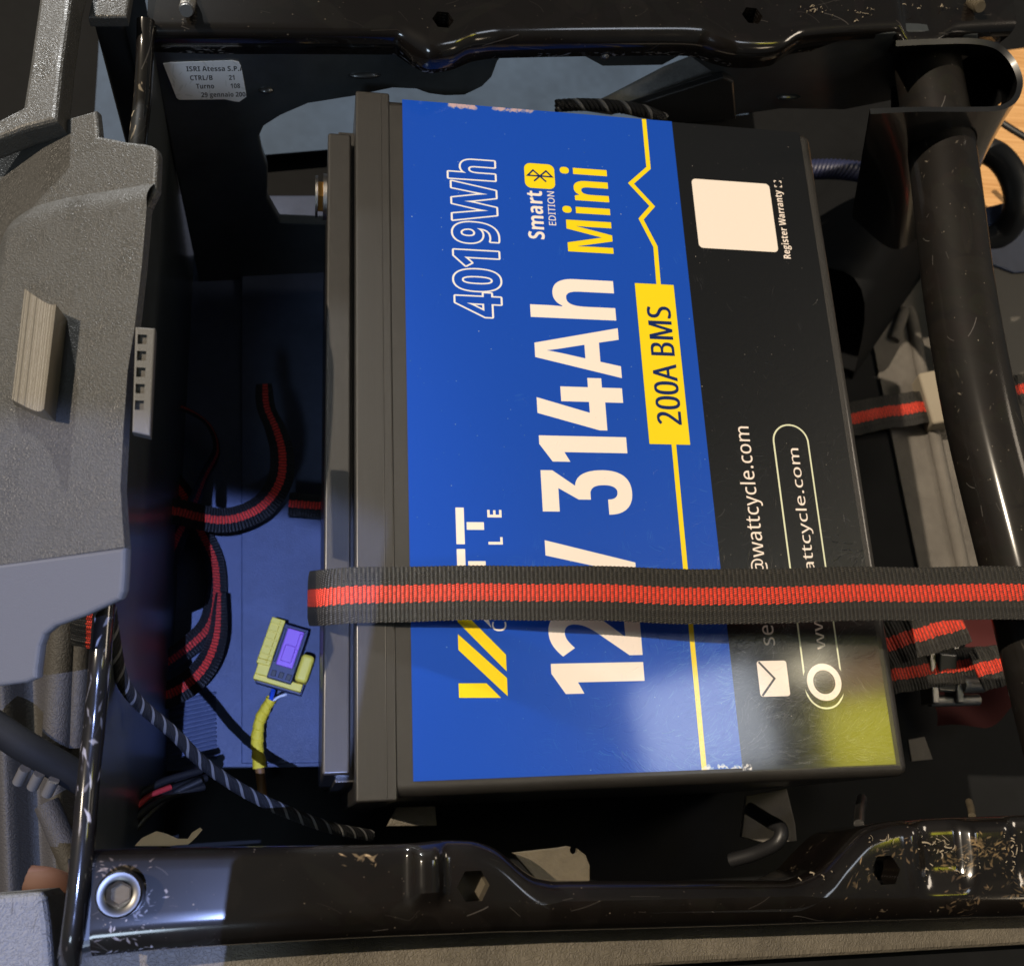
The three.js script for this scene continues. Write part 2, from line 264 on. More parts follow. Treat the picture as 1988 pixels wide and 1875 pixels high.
// =================================================================== BATTERY
const FX = (v, u, Y = HB) => V(v / 1000, Y, 0.302 - u / 1000);   // v across, u along the face, in millimetres
{
  const g = group('battery');
  mesh('body', box(0.2112, 0.183, 0.3020, 0.0042, [0.1136, HB - 0.0915, 0.1522]), M.case, g);
  mesh('lid', [box(0.0151, 0.172, 0.3055, 0.0010, [0.00755, HB + 0.0006 - 0.086, 0.1517]), box(0.0003, 0.1, 0.303, 0.0001, [0.0112, HB + 0.0008 - 0.05, 0.1517])], M.case, g);
  mesh('terminal_block', [box(0.0104, 0.140, 0.281, 0.0012, [-0.0066, HB - 0.012 - 0.07, 0.1535]), box(0.01, 0.13, 0.29, 0.0005, [-0.002, HB - 0.02 - 0.065, 0.1515])], M.case, g);
  { const p = on(622, 382, 0.155); mesh('terminal', [prism(32, 0.0105, 0.002, [-0.0125, p.y, p.z], 'x'), prism(32, 0.0095, 0.0012, [-0.0165, p.y, p.z], 'x')], M.steel, g); mesh('terminal_screw', prism(6, 0.0075, 0.004, [-0.0148, p.y, p.z], 'x'), M.brass, g); }
  const S = 6.7;
  let blueCut = 148.3;
  const draw = (bump) => (c, w, h) => {
    c.scale(S, S);
    const fill = (s) => { c.fillStyle = bump ? '#808080' : s; };
    fill('#0b0a0a'); c.fillRect(0, 0, 302, 217);
    fill('#0c47b4'); c.fillRect(0, 0, 302, blueCut);
    if (!bump) {
      const WH = '#f4e6dc', YE = '#f6d60c', NV = '#06205c';
      const poly = (pts, col) => { c.fillStyle = col; c.beginPath(); pts.forEach(([u, v], i) => (i ? c.lineTo(u, v) : c.moveTo(u, v))); c.closePath(); c.fill(); };
      const text = (s, u0, u1, vt, vb, col, font = 'bold', line = 0) => {
        c.save(); c.font = `${font} 100px sans-serif`; const m = c.measureText(s), L = m.actualBoundingBoxLeft, wd = m.actualBoundingBoxRight + L, up = m.actualBoundingBoxAscent, ht = up + m.actualBoundingBoxDescent;
        c.translate(u0, vt); c.scale((u1 - u0) / wd, (vb - vt) / ht);
        if (line) { c.strokeStyle = col; c.lineJoin = 'round'; c.lineWidth = line * ht / (vb - vt); c.strokeText(s, L, up); c.fillStyle = '#0c47b4'; c.fillText(s, L, up); } else { c.fillStyle = col; c.fillText(s, L, up); }
        c.restore();
      };
      const glyph = (u0, u1, v0, v1, f) => { c.save(); c.translate(u0, v0); c.scale(u1 - u0, v1 - v0); c.fillStyle = WH; c.beginPath(); f(); c.closePath(); c.fill(); c.restore(); };
      const one = () => [[.67, 0], [1, 0], [1, 1], [.37, 1], [.37, .28], [0, .34], [0, .14]].forEach(([x, y], i) => (i ? c.lineTo(x, y) : c.moveTo(x, y)));
      const four = () => [[.3, 0], [.6, 0], [.33, .6], [.535, .6], [.535, .28], [.82, .28], [.82, .6], [1, .6], [1, .765], [.82, .765], [.82, 1], [.535, 1], [.535, .79], [0, .79], [0, .70]].forEach(([x, y], i) => (i ? c.lineTo(x, y) : c.moveTo(x, y)));
      const three = () => { c.moveTo(.06, 0); c.lineTo(.98, 0); c.lineTo(.98, .13); c.lineTo(.64, .37); c.bezierCurveTo(.9, .38, 1, .52, 1, .69); c.bezierCurveTo(1, .9, .82, 1, .5, 1); c.bezierCurveTo(.18, 1, 0, .9, 0, .725); c.lineTo(.34, .725); c.bezierCurveTo(.34, .8, .4, .835, .5, .835); c.bezierCurveTo(.6, .835, .66, .79, .66, .69); c.bezierCurveTo(.66, .58, .58, .535, .46, .535); c.lineTo(.33, .535); c.lineTo(.33, .4); c.lineTo(.58, .185); c.lineTo(.06, .185); };
      // 12V 314Ah Mini
      glyph(34.2, 45.9, 74.6, 111.8, one);
      text('2', 48.2, 68, 74, 111.8, WH); text('V', 70, 95.2, 74.6, 112, WH);
      glyph(106, 125.2, 74.9, 113.2, three); glyph(128.6, 140, 75, 112.6, one); glyph(142.8, 166.6, 75, 112.6, four);
      text('A', 167, 191, 75.2, 112.9, WH); text('h', 193.9, 213.9, 74.4, 113.1, WH);
      text('Mini', 227.3, 271, 91.8, 114, YE);
      text('4019Wh', 193.2, 271.2, 40.8, 61.9, '#f2ece8', 'bold', 1.7);
      text('Smart', 232.6, 257.2, 75.4, 83, WH); text('EDITION', 240, 257.4, 85.2, 88.6, WH, '');
      c.fillStyle = YE; c.beginPath(); c.roundRect(258.6, 75.3, 13, 14, 3); c.fill();
      c.strokeStyle = NV; c.lineWidth = 0.75; c.lineJoin = 'miter'; c.beginPath(); [[262.3, 79.6], [268, 85.4], [265.1, 88], [265.1, 76.8], [268, 79.4], [262.3, 85.2]].forEach(([u, v], i) => (i ? c.lineTo(u, v) : c.moveTo(u, v))); c.stroke();
      // circuit line and plate
      c.strokeStyle = YE; c.lineWidth = 2.1; c.beginPath(); [[302, 134.6], [273.6, 134.4], [264.6, 125.2], [253.2, 134.4], [246.1, 128.4], [232.2, 134], [213, 133.7]].forEach(([u, v], i) => (i ? c.lineTo(u, v) : c.moveTo(u, v))); c.stroke();
      c.beginPath(); c.moveTo(138, 133.4); c.lineTo(0, 132.6); c.stroke();
      c.fillStyle = YE; c.fillRect(137.2, 122.6, 76, 18.1); text('200A BMS', 146.4, 202, 126.8, 138, NV, '', 0);
      for (const q of [-0.25, 0.25]) text('200A BMS', 146.4 + q, 202 + q, 126.8, 138, NV, '');
      // maker's name
      poly([[39.2, 38.5], [33.8, 38.5], [33.4, 54.6], [39, 49.2]], YE); poly([[57.9, 38.8], [51.8, 38.8], [33.9, 57.2], [40.8, 57.2]], YE); poly([[69, 38.8], [62.6, 38.8], [43.3, 57.2], [49.7, 57.2]], YE);
      poly([[70.5, 38.8], [76.5, 38.8], [84, 50.5], [79.2, 50.5]], WH); poly([[60, 52], [65, 47.2], [69.5, 52], [65, 50.5]], WH);
      c.fillStyle = WH; c.fillRect(78.5, 39.3, 13, 3.4); c.fillRect(83.4, 43.7, 3.2, 7); c.fillRect(93.4, 39.3, 15.1, 3.4); c.fillRect(99.3, 43.6, 3.2, 7);
      text('C', 58.8, 62.6, 52.1, 57.8, WH, ''); text('Y', 69.5, 73.4, 52.1, 57.8, WH, ''); text('C', 80.4, 84.4, 52.1, 57.8, WH, ''); text('L', 93.3, 96.4, 52.2, 57.9, WH, 'bold'); text('E', 104.5, 107.7, 52.2, 57.9, WH, 'bold');
      // black field
      c.fillStyle = '#efe3d8'; c.beginPath(); c.roundRect(233, 154.8, 36.6, 38.8, 2.2); c.fill();
      text('Register Warranty', 230, 266.5, 195.6, 200.4, WH, 'bold');
      c.strokeStyle = WH; c.lineWidth = 0.5; for (const [a, b] of [[0, 0], [1, 0], [0, 1], [1, 1]]) { const u = 268.4 + a * 3.2, v = 196.4 + b * 3.4; c.beginPath(); c.moveTo(u, v + (b ? -1 : 1)); c.lineTo(u, v); c.lineTo(u + (a ? -1 : 1), v); c.stroke(); }
      text('service@wattcycle.com', 42 + 9.5, 146.2, 161, 170.2, WH, ''); text('www.wattcycle.com', 49.5, 136.7, 184.8, 191.4, WH, '');
      c.strokeStyle = '#dfe3c4'; c.lineWidth = 0.75; c.beginPath(); c.roundRect(26, 178.9, 121.4, 16, 8); c.stroke();
      c.fillStyle = WH; c.beginPath(); c.roundRect(31.2, 159.1, 14.2, 12.8, 1.2); c.fill(); c.strokeStyle = '#2a2622'; c.lineWidth = 0.8; c.beginPath(); c.moveTo(31.6, 160); c.lineTo(38.3, 166); c.lineTo(45, 160); c.stroke();
      c.fillStyle = '#0b0a0a'; c.beginPath(); c.arc(36.4, 187.2, 9, 0, 7); c.fill(); c.strokeStyle = WH; c.lineWidth = 2.7; c.beginPath(); c.arc(36.4, 187.2, 6.1, 0, 7); c.stroke(); c.lineWidth = 0.7; c.strokeStyle = '#3a342e'; c.beginPath(); c.arc(36.4, 187.2, 4, 0, 7); c.stroke();
      // torn edges of the print
      for (const [u0, v0, v1] of [[299.6, 42, 54], [299.8, 62, 82]]) for (let i = 0; i < 60; i++) { c.fillStyle = `rgba(190,160,165,${rr(0.3, 0.7)})`; const v = rr(v0, v1); c.beginPath(); c.ellipse(u0 + rr(-0.9, 1.2), v, rr(0.3, 1.5), rr(0.4, 1.4), rnd() * 3, 0, 7); c.fill(); }
      for (let i = 0; i < 40; i++) { c.fillStyle = `rgba(230,225,220,${rr(0.3, 0.8)})`; c.beginPath(); c.ellipse(rr(3.6, 5.4), rr(132, 152), rr(0.2, 1), rr(0.2, 1.2), rnd() * 3, 0, 7); c.fill(); }
    }
    for (let i = 0; i < 1500; i++) {                                // fine rubbed swirls, their pale strokes also painting gloss haze into the colour
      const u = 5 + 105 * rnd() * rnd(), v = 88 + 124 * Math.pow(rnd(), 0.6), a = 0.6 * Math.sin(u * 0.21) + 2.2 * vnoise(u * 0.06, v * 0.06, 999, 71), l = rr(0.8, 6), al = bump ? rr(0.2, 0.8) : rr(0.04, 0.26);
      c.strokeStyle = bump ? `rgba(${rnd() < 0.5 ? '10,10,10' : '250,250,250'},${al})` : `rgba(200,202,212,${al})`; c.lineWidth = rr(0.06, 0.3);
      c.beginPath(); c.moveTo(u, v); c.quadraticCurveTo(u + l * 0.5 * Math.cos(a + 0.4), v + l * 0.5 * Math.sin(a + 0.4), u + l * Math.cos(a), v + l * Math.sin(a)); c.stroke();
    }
    // handling scratches, densest towards the near right corner
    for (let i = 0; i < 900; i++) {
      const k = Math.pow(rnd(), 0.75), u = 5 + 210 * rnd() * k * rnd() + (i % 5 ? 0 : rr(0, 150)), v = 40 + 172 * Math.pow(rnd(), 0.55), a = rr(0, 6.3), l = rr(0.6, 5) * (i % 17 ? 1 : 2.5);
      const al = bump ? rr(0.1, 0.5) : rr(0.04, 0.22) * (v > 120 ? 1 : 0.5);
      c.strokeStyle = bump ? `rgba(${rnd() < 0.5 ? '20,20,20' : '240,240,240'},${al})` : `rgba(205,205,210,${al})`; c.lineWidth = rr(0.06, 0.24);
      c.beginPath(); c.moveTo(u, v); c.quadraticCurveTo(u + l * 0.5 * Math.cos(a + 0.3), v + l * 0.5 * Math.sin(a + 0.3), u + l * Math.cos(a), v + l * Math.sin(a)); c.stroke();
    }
    for (let q = 0; q < 26; q++) {                                  // rub scratches, and reflected haze painted as pale stroke clusters
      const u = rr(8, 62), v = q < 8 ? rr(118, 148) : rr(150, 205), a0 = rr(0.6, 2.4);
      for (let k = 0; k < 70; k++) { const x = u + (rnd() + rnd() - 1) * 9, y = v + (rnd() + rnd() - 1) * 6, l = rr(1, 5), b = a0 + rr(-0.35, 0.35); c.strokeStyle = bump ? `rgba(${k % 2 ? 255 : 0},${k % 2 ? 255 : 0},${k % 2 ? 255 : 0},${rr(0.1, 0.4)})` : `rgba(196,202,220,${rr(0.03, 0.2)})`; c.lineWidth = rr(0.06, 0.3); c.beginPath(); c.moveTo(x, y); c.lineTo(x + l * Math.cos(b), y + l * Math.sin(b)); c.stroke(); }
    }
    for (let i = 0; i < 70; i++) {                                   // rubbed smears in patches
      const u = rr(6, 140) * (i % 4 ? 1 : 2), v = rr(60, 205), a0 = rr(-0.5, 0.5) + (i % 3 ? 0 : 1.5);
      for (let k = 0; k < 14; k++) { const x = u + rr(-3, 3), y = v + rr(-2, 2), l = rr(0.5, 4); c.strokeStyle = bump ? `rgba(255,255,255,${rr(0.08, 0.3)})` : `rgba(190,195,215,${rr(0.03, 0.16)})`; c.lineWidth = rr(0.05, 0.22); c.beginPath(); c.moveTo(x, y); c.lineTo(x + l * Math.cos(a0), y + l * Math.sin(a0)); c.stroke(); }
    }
    if (!bump) for (let i = 0; i < 420; i++) { c.fillStyle = `rgba(220,210,200,${rr(0.2, 0.8)})`; const r = rr(0.05, 0.22); c.beginPath(); c.ellipse(rr(3, 300), rr(22, 211), r, r * rr(0.5, 1.5), 0, 0, 7); c.fill(); }
    if (bump) for (let i = 0; i < 5000; i++) { const gg = rnd() < 0.5 ? 60 : 200; c.fillStyle = `rgba(${gg},${gg},${gg},0.10)`; c.beginPath(); c.ellipse(rnd() * 302, 18 + rnd() * 196, rr(0.5, 2.4), rr(0.3, 1.2), rnd() * 3, 0, 7); c.fill(); }
  };
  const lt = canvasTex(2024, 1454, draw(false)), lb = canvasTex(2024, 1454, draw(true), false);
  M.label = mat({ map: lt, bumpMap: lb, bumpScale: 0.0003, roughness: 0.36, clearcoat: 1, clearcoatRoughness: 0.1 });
  const part = (v0, v1, u0, u1, dy, name) => {
    const gq = new THREE.BufferGeometry(), a = [[v0, u0], [v0, u1], [v1, u0], [v1, u1]], ps = a.map(([v, u]) => FX(v, u, HB + dy));
    gq.setAttribute('position', new THREE.Float32BufferAttribute(ps.flatMap((p) => [p.x, p.y, p.z]), 3)); gq.setAttribute('normal', new THREE.Float32BufferAttribute([0, 1, 0, 0, 1, 0, 0, 1, 0, 0, 1, 0], 3));
    gq.setAttribute('uv', new THREE.Float32BufferAttribute(a.flatMap(([v, u]) => [u / 302, 1 - v / 217]), 2)); gq.setIndex([0, 2, 1, 2, 3, 1]); return mesh(name, gq, M.label, g);
  };
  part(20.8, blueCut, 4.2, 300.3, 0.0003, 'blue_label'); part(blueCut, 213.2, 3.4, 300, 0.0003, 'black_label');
  tag(g, 'blue and black battery lying under the strap, with 12V 314Ah Mini printed large', 'battery');
}

// =================================================================== STRAP OVER THE BATTERY
{
  const pts = [on(607, 1163, 0.06), on(607, 1162, 0.10), on(606, 1161, 0.145)]; pts[0].x = -0.0165; pts[1].x = -0.0168; pts[2].x = -0.0172;
  const e = on(612, 1160, 0.172); e.x = -0.0165; pts.push(e);
  pts.push(on(632, 1159, 0.1885)); pts.push(on(665, 1156, 0.1925), on(700, 1154, 0.1935));
  for (const [x, y, Y] of [[800, 1152, 0.195], [1000, 1151, 0.2], [1200, 1153, 0.205], [1400, 1157, 0.2105], [1600, 1154, 0.216], [1800, 1152, 0.221], [1950, 1150, 0.2245], [2150, 1147, 0.226], [2320, 1145, 0.222]]) pts.push(on(x, y, Y));
  const s = mesh('tie_down_strap', webbing(pts, 0.0214, () => V(0, 0, 1)), M.strap, scene);
  tag(s, 'black webbing strap with a red centre stripe pulled tight across the battery', 'strap');
}

// =================================================================== SEAT BASE FRAME: rails, side plate, web
{
  const g = group('seat_frame');
  // near rail
  const R = 0.004, keys = [[180, 1650, 1862, 0, R, .009], [300, 1646, 1850, 0, R, .009], [700, 1640, 1826, 0, R, .009], [788, 1638, 1822, 0, R, .009], [816, 1636, 1821, .0048, .006, .009], [840, 1633, 1820, .0048, .006, .009], [868, 1631, 1819, 0, .006, .009], [915, 1632, 1817, 0, .006, .009],
    [957, 1643, 1815, 0, .007, .009], [1054, 1706, 1813, 0, .009, .009], [1100, 1712, 1812, -.001, .01, .01], [1540, 1711, 1799, -.001, .01, .01], [1604, 1688, 1796, 0, .009, .009], [1646, 1645, 1795, 0, .008, .009], [1692, 1606, 1793, 0, .007, .009], [1752, 1593, 1792, 0, .006, .009],
    [1765, 1592, 1791, .001, .006, .009], [1806, 1590, 1790, -.003, .006, .009], [1860, 1587, 1788, -.003, .006, .009], [1885, 1586, 1787, .001, .006, .009], [1950, 1584, 1786, .001, .006, .009], [1975, 1583, 1785, -.003, .006, .009], [2150, 1578, 1778, -.003, .006, .009]];
  let ng = flipIfInside(railGeo(keys, 260, 0.215, 0.045, 0.03));
  const hexAt = (x, y, r, depth, a = 0.52) => { const p = on(x, y, 0.215), c = new THREE.CylinderGeometry(r, r, depth, 6); c.rotateY(a); c.translate(p.x, p.y, p.z); return c; };
  ng = punch(ng, [hexAt(919, 1720, 0.0055, 0.03), hexAt(1721, 1689, 0.0056, 0.03)]);
  const near = chips(2048, 300, [[.192, .70, .03, .22, 90, [190, 190, 200]], [.17, .93, .04, .06, 40, [150, 140, 130]], [.2, .47, .06, .05, 60, [185, 190, 205]], [.83, .85, .05, .12, 60, [150, 130, 100]], [.915, .84, .045, .1, 150, [150, 130, 96]], [.955, .66, .03, .22, 60, [140, 122, 92]], [.9, .6, .03, .2, 50, [125, 108, 85]], [.77, .5, .06, .1, 60, [120, 110, 95]], [.37, .95, .02, .04, 16, [190, 170, 140]]], 60);
  mesh('near_rail', ng, M.rail(near, 0.41, 0.06), g);
  // far rail
  const fk = [[284, 60, -150, 0, .005, .004], [770, 64, -150, 0, .005, .004], [785, 72, -150, 0, .007, .004], [812, 90, -150, 0, .009, .004], [842, 101, -150, 0, .009, .004], [880, 96, -150, 0, .009, .004], [930, 78, -150, 0, .009, .004], [975, 72, -150, 0, .009, .004], [1320, 68, -150, 0, .009, .004], [1365, 70, -150, 0, .009, .004], [1400, 82, -150, 0, .008, .004], [1440, 92, -150, 0, .007, .004], [1480, 94, -150, 0, .007, .004], [1520, 90, -150, 0, .006, .004], [1565, 66, -150, 0, .005, .004], [1650, 58, -150, 0, .005, .004], [1745, 54, -150, 0, .005, .004], [1774, 70, -150, -.003, .005, .004], [1816, 70, -150, -.003, .005, .004], [1859, 57, -150, 0, .005, .004], [1976, 50, -150, 0, .005, .004]];
  let fg = flipIfInside(railGeo(fk, 240, 0.215, 0.016, 0.02));
  fg = punch(fg, [hexAt(860, 38, 0.0048, 0.03), hexAt(1461, 30, 0.0052, 0.03)]);
  const far = chips(2048, 300, [[.17, .26, .03, .1, 70, [200, 205, 215]], [.14, .4, .02, .1, 40, [190, 200, 215]], [.36, .25, .03, .12, 40, [150, 155, 165]], [.5, .25, .07, .1, 90, [175, 180, 190]], [.6, .22, .06, .08, 70, [185, 185, 185]], [.745, .35, .02, .18, 120, [165, 160, 150]], [.8, .4, .03, .16, 120, [160, 150, 135]], [.9, .4, .03, .16, 60, [150, 140, 120]]], 90);
  mesh('far_rail', fg, M.rail(far, 0.5, 0.06), g);
  // upright web below the far rail, with its cut-outs
  const web = plate([[286, 70], [770, 74], [838, 104], [900, 98], [950, 66], [1320, 70], [1400, 88], [1440, 98], [1520, 94], [1565, 70], [1760, 62], [1900, 66], [1900, 100], [1760, 190], [1640, 214], [1517, 212], [1420, 226], [1395, 150], [1330, 104], [1286, 128], [1170, 130], [1092, 88], [1010, 86], [990, 90], [966, 121], [955, 151], [937, 169], [902, 186], [864, 187], [832, 183], [807, 174], [762, 172], [686, 188], [598, 202], [545, 225], [512, 246], [503, 266], [510, 299], [520, 327], [519, 387], [545, 432], [640, 436], [640, 545], [388, 556]], WALL, 0.006, 0.0012);
  mesh('web', web, M.web, g);
  for (const [x, y, l] of [[708, 145, 0.0075], [516, 174, 0.0035], [1531, 188, 0.007]]) { const p = hit(x, y, WALL), b = new THREE.SphereGeometry(1, 24, 12); b.scale(l, 0.0016, 0.0022); b.rotateY(0.114); b.translate(p.x, p.y, p.z); mesh('web_bead', b, M.black, g); }
  mesh('rivet', (() => { const p = hit(1174, 102, WALL); const a = new THREE.SphereGeometry(0.0022, 14, 10); a.translate(p.x, p.y, p.z + 0.0016); return a; })(), M.steel, g);
  // left side plate: its rolled upper edge and inner face
  const edge = [[286, 40, .217], [284, 100, .213], [278, 200, .211], [268, 280, .213], [250, 640, .214], [232, 1000, .215], [214, 1180, .217], [206, 1290, .218], [190, 1400, .215], [172, 1500, .214], [160, 1640, .215], [140, 1760, .214], [122, 1830, .212], [104, 1868, .205]];
  const ep = P3(edge).map((p) => { p.x = p.x * 0.4 + -0.0868 * 0.6; return p; });
  M.edge = M.rail(chips(1024, 128, [[.5, .4, .3, .3, 90, [190, 195, 210]], [.75, .6, .06, .4, 40, [200, 200, 205]], [.1, .5, .08, .4, 30, [180, 170, 150]]], 40), 0.4, 0.03);
  mesh('side_edge', rod(ep, 0.0036, 160, 14), M.edge, g);
  mesh('side_plate', grid(60, 10, (u, v) => { const c = V(-0.0868 + 0.002 - v * 0.004, 0.215 - v * 0.225, -0.022 + u * 0.364); return c; }, (u, v) => [u * 0.35, v * 0.2]), (() => { const m = M.web.clone(); m.side = THREE.DoubleSide; return m; })(), g);
  // corner gusset at the near left end
  mesh('corner_plate', plate([[126, 1668], [192, 1648], [206, 1700], [206, 1842], [104, 1866], [108, 1838], [128, 1760]], flat(0.2125), 0.012, 0.004), M.black, g);
  // U bracket at the far right and the front gusset
  const strip = (tops, bots, t) => { const n = tops.length - 1; const cT = new THREE.CatmullRomCurve3(tops, false, 'centripetal'), cB = new THREE.CatmullRomCurve3(bots, false, 'centripetal'), N = n * 10; const q = [];
    const outer = (s) => (u, v) => { const a = cT.getPoint(u), b = cB.getPoint(u), T = cT.getTangent(u), nn = T.clone().cross(b.clone().sub(a)).normalize(); return a.lerp(b, v).addScaledVector(nn, s * t / 2); };
    q.push(grid(N, 4, outer(1)), grid(N, 4, outer(-1)), grid(N, 1, (u, v) => outer(v * 2 - 1)(u, 0)), grid(N, 1, (u, v) => outer(v * 2 - 1)(u, 1))); return q; };
  const dbl = M.black.clone(); dbl.color = lin(0.006, 0.006, 0.0065); dbl.side = THREE.DoubleSide; M.blackDouble = dbl;
  mesh('bracket', strip(P3([[1740, 84, .224], [1800, 81, .224], [1904, 81, .224], [1940, 92, .224], [1966, 118, .224], [1981, 158, .224], [1970, 194, .224], [1942, 209, .224], [1880, 212, .224], [1780, 212, .224], [1690, 216, .222]]), P3([[1720, 120, .17], [1780, 120, .17], [1860, 122, .17], [1900, 130, .17], [1930, 150, .17], [1950, 190, .175], [1925, 262, .175], [1885, 352, .15], [1820, 420, .12], [1740, 480, .09], [1655, 420, .08]]), 0.0026), dbl, g);
  mesh('bracket_floor', plate([[1735, 124], [1905, 122], [1945, 150], [1948, 195], [1920, 222], [1735, 224]], flat(0.172), 0.003, 0.0006), M.blackMatt, g);
  mesh('weld_bead', (() => { const p = on(1873, 272, 0.208); const a = new THREE.SphereGeometry(0.0032, 14, 10); a.scale(0.9, 0.8, 1.5); a.translate(p.x, p.y, p.z); return a; })(), M.black, g);
  tag(g, 'black painted steel seat base frame of pressed rails around the battery', 'frame');
}
{ const g = group('cross_tube');
  mesh('tube', rod(P3([[1800, 118, .198], [1812, 190, .197], [1826, 270, .196], [1845, 420, .196], [1862, 560, .196], [1905, 800, .197], [1978, 1092, .198], [2040, 1340, .197], [2110, 1620, .196]]), 0.0158, 120, 40), M.tube, g);
  mesh('collar', rod(P3([[1825, 262, .196], [1827, 280, .196]]), 0.0166, 4, 40), M.tube, g);
  tag(g, 'glossy black round steel tube running down the right side past the battery', 'tube'); }

// fasteners of the frame
{ const g = group('socket_head_screw'), p = on(236, 1734, 0.2165), c = (r, h, y, n = 40) => { const k = new THREE.CylinderGeometry(r * 0.97, r, h, n); k.translate(p.x, y + h / 2, p.z); return k; };
  const prof = [[0.0034, 0], [0.0066, 0], [0.0070, 0.0006], [0.0070, 0.0058], [0.0064, 0.0066], [0.0046, 0.0066], [0.0040, 0.0062], [0.0036, 0.0035]].map(([a, b]) => new THREE.Vector2(a, b));
  const hd = toCreasedNormals(new THREE.LatheGeometry(prof, 48), 0.6); hd.translate(p.x, p.y, p.z); mesh('screw_head', hd, M.steel, g);
  const so = toCreasedNormals(new THREE.CylinderGeometry(0.0038, 0.0036, 0.0001, 6), 0.3); so.translate(p.x, p.y + 0.0036, p.z); mesh('hex_socket', so, M.dullSteel, g);
  const hexr = new THREE.LatheGeometry([[0.0030, 0.0036], [0.0042, 0.0063]].map(([a, b]) => new THREE.Vector2(a, b)), 6); const hx = toCreasedNormals(hexr, 0.3); hx.translate(p.x, p.y, p.z); const sk = M.steel.clone(); sk.side = THREE.DoubleSide; mesh('socket_wall', hx, sk, g);
  g.children[0].material = mat({ color: lin(0.09, 0.088, 0.084), metalness: 1, roughness: 0.34 }); tag(g, 'shiny socket head screw in the near left corner of the frame', 'screw'); }
{ const g = group('threaded_stud'), p = on(364, 8, 0.219); const a = new THREE.CylinderGeometry(0.0026, 0.0026, 0.014, 20); const th = [];
  for (let i = 0; i < 7; i++) { const t = new THREE.TorusGeometry(0.0027, 0.0005, 6, 20); t.rotateX(Math.PI / 2); t.translate(0, -0.006 + i * 0.0018, 0); th.push(t); }
  const all = [a, ...th]; for (const q of all) { q.rotateX(1.1); q.translate(p.x, p.y, p.z); } mesh('shank', all[0], M.steel, g); mesh('thread', all.slice(1), M.steel, g); tag(g, 'short threaded steel stud on the far rail above the white sticker', 'stud'); }
{ const g = group('screw_end'), p = on(1895, 8, 0.218); const a = new THREE.CylinderGeometry(0.0026, 0.0026, 0.01, 20); const th = [];
  for (let i = 0; i < 5; i++) { const t = new THREE.TorusGeometry(0.0027, 0.0005, 6, 20); t.rotateX(Math.PI / 2); t.translate(0, -0.004 + i * 0.0018, 0); th.push(t); }
  const all = [a, ...th]; for (const q of all) { q.rotateX(1.0); q.translate(p.x, p.y, p.z); } mesh('shank', all[0], M.dullSteel, g); mesh('thread', all.slice(1), M.dullSteel, g); tag(g, 'worn threaded screw end at the far right end of the rail', 'screw'); }
{ const w = WALL, pts = [[316, 124], [330, 122], [450, 118], [463, 121], [468, 130], [477, 180], [478, 188], [464, 198], [455, 197], [436, 193], [348, 194], [342, 190]];
  const q = plate(pts, plane(w.o.clone().addScaledVector(w.n, 0.0006), w.ex.clone(), w.ey.clone()), 0.0005, 0.0001);
  const a = local(hit(316, 118, w), w), b = local(hit(480, 200, w), w), u = q.attributes.uv, pos = q.attributes.position;
  for (let i = 0; i < u.count; i++) { const l = local(V(pos.getX(i), pos.getY(i), pos.getZ(i)), w); u.setXY(i, (l.x - a.x) / (b.x - a.x), (l.y - b.y) / (a.y - b.y)); }
  const t = canvasTex(1024, 512, (c) => { c.fillStyle = '#eef1fb'; c.fillRect(0, 0, 1024, 512); c.fillStyle = '#33343c'; c.font = 'bold 78px sans-serif';
    const row = (s, x, y, w2) => { c.save(); c.translate(x, y); const m = c.measureText(s).width; c.scale(w2 / m, 1); c.fillText(s, 0, 0); c.restore(); };
    row('ISRI Atessa S.P.A', 272, 108, 745); row('CTRL/B', 300, 212, 300); row('21', 805, 212, 88); row('Turno', 365, 312, 240); row('108', 815, 312, 132); row('29 gennaio 2008', 415, 416, 640);
    for (let i = 0; i < 40; i++) { c.fillStyle = 'rgba(120,125,140,0.12)'; c.beginPath(); c.ellipse(rnd() * 1024, rnd() * 512, rr(8, 60), rr(4, 16), rnd() * 3, 0, 7); c.fill(); } });
  const s = mesh('sticker', q, mat({ map: t, roughness: 0.6 }), scene); tag(s, 'white printed inspection sticker on the black web below the far rail', 'sticker'); }

for (const [name, label, where, tones] of [['paint_shavings', 'pale paint shavings scattered on the right end of the near rail', [[1830, 1640, 50, 26, 46], [1800, 1690, 18, 26, 10], [1870, 1680, 45, 36, 26], [1965, 1650, 22, 60, 50], [1720, 1625, 50, 14, 16], [1600, 1700, 70, 16, 12]], 1], ['rail_shavings', 'pale paint shavings scattered on the right part of the far rail', [[1580, 20, 40, 16, 26], [1670, 26, 40, 18, 26], [1800, 14, 60, 10, 12]], 0.9]]) {
  const gs = []; for (const [cx, cy, sx, sy, n] of where) for (let i = 0; i < n * 0.55; i++) {
    const p = on(cx + (rnd() + rnd() - 1) * sx, cy + (rnd() + rnd() - 1) * sy, 0.2155), a = rnd() * 6.3, l = 0.0005 + 0.0055 * rnd() * rnd() * rnd(), w = rr(0.00012, 0.00055), k = rr(-0.5, 0.5), h = rr(0.0001, 0.0009);
    const gq = grid(5, 1, (u, v) => { const t = (u - 0.5) * l, b = a + k * u * 1.6; return V(p.x + t * Math.cos(b) - (v - 0.5) * w * Math.sin(b), p.y + h * 4 * u * (1 - u), p.z + t * Math.sin(b) + (v - 0.5) * w * Math.cos(b)); }); gs.push(gq);
  }
  const o = mesh(name, gs, (M.shaving ??= mat({ color: lin(0.26, 0.215, 0.155), roughness: 0.8, side: THREE.DoubleSide })), scene); tag(o, label, 'shavings'); o.userData.kind = 'stuff';
}
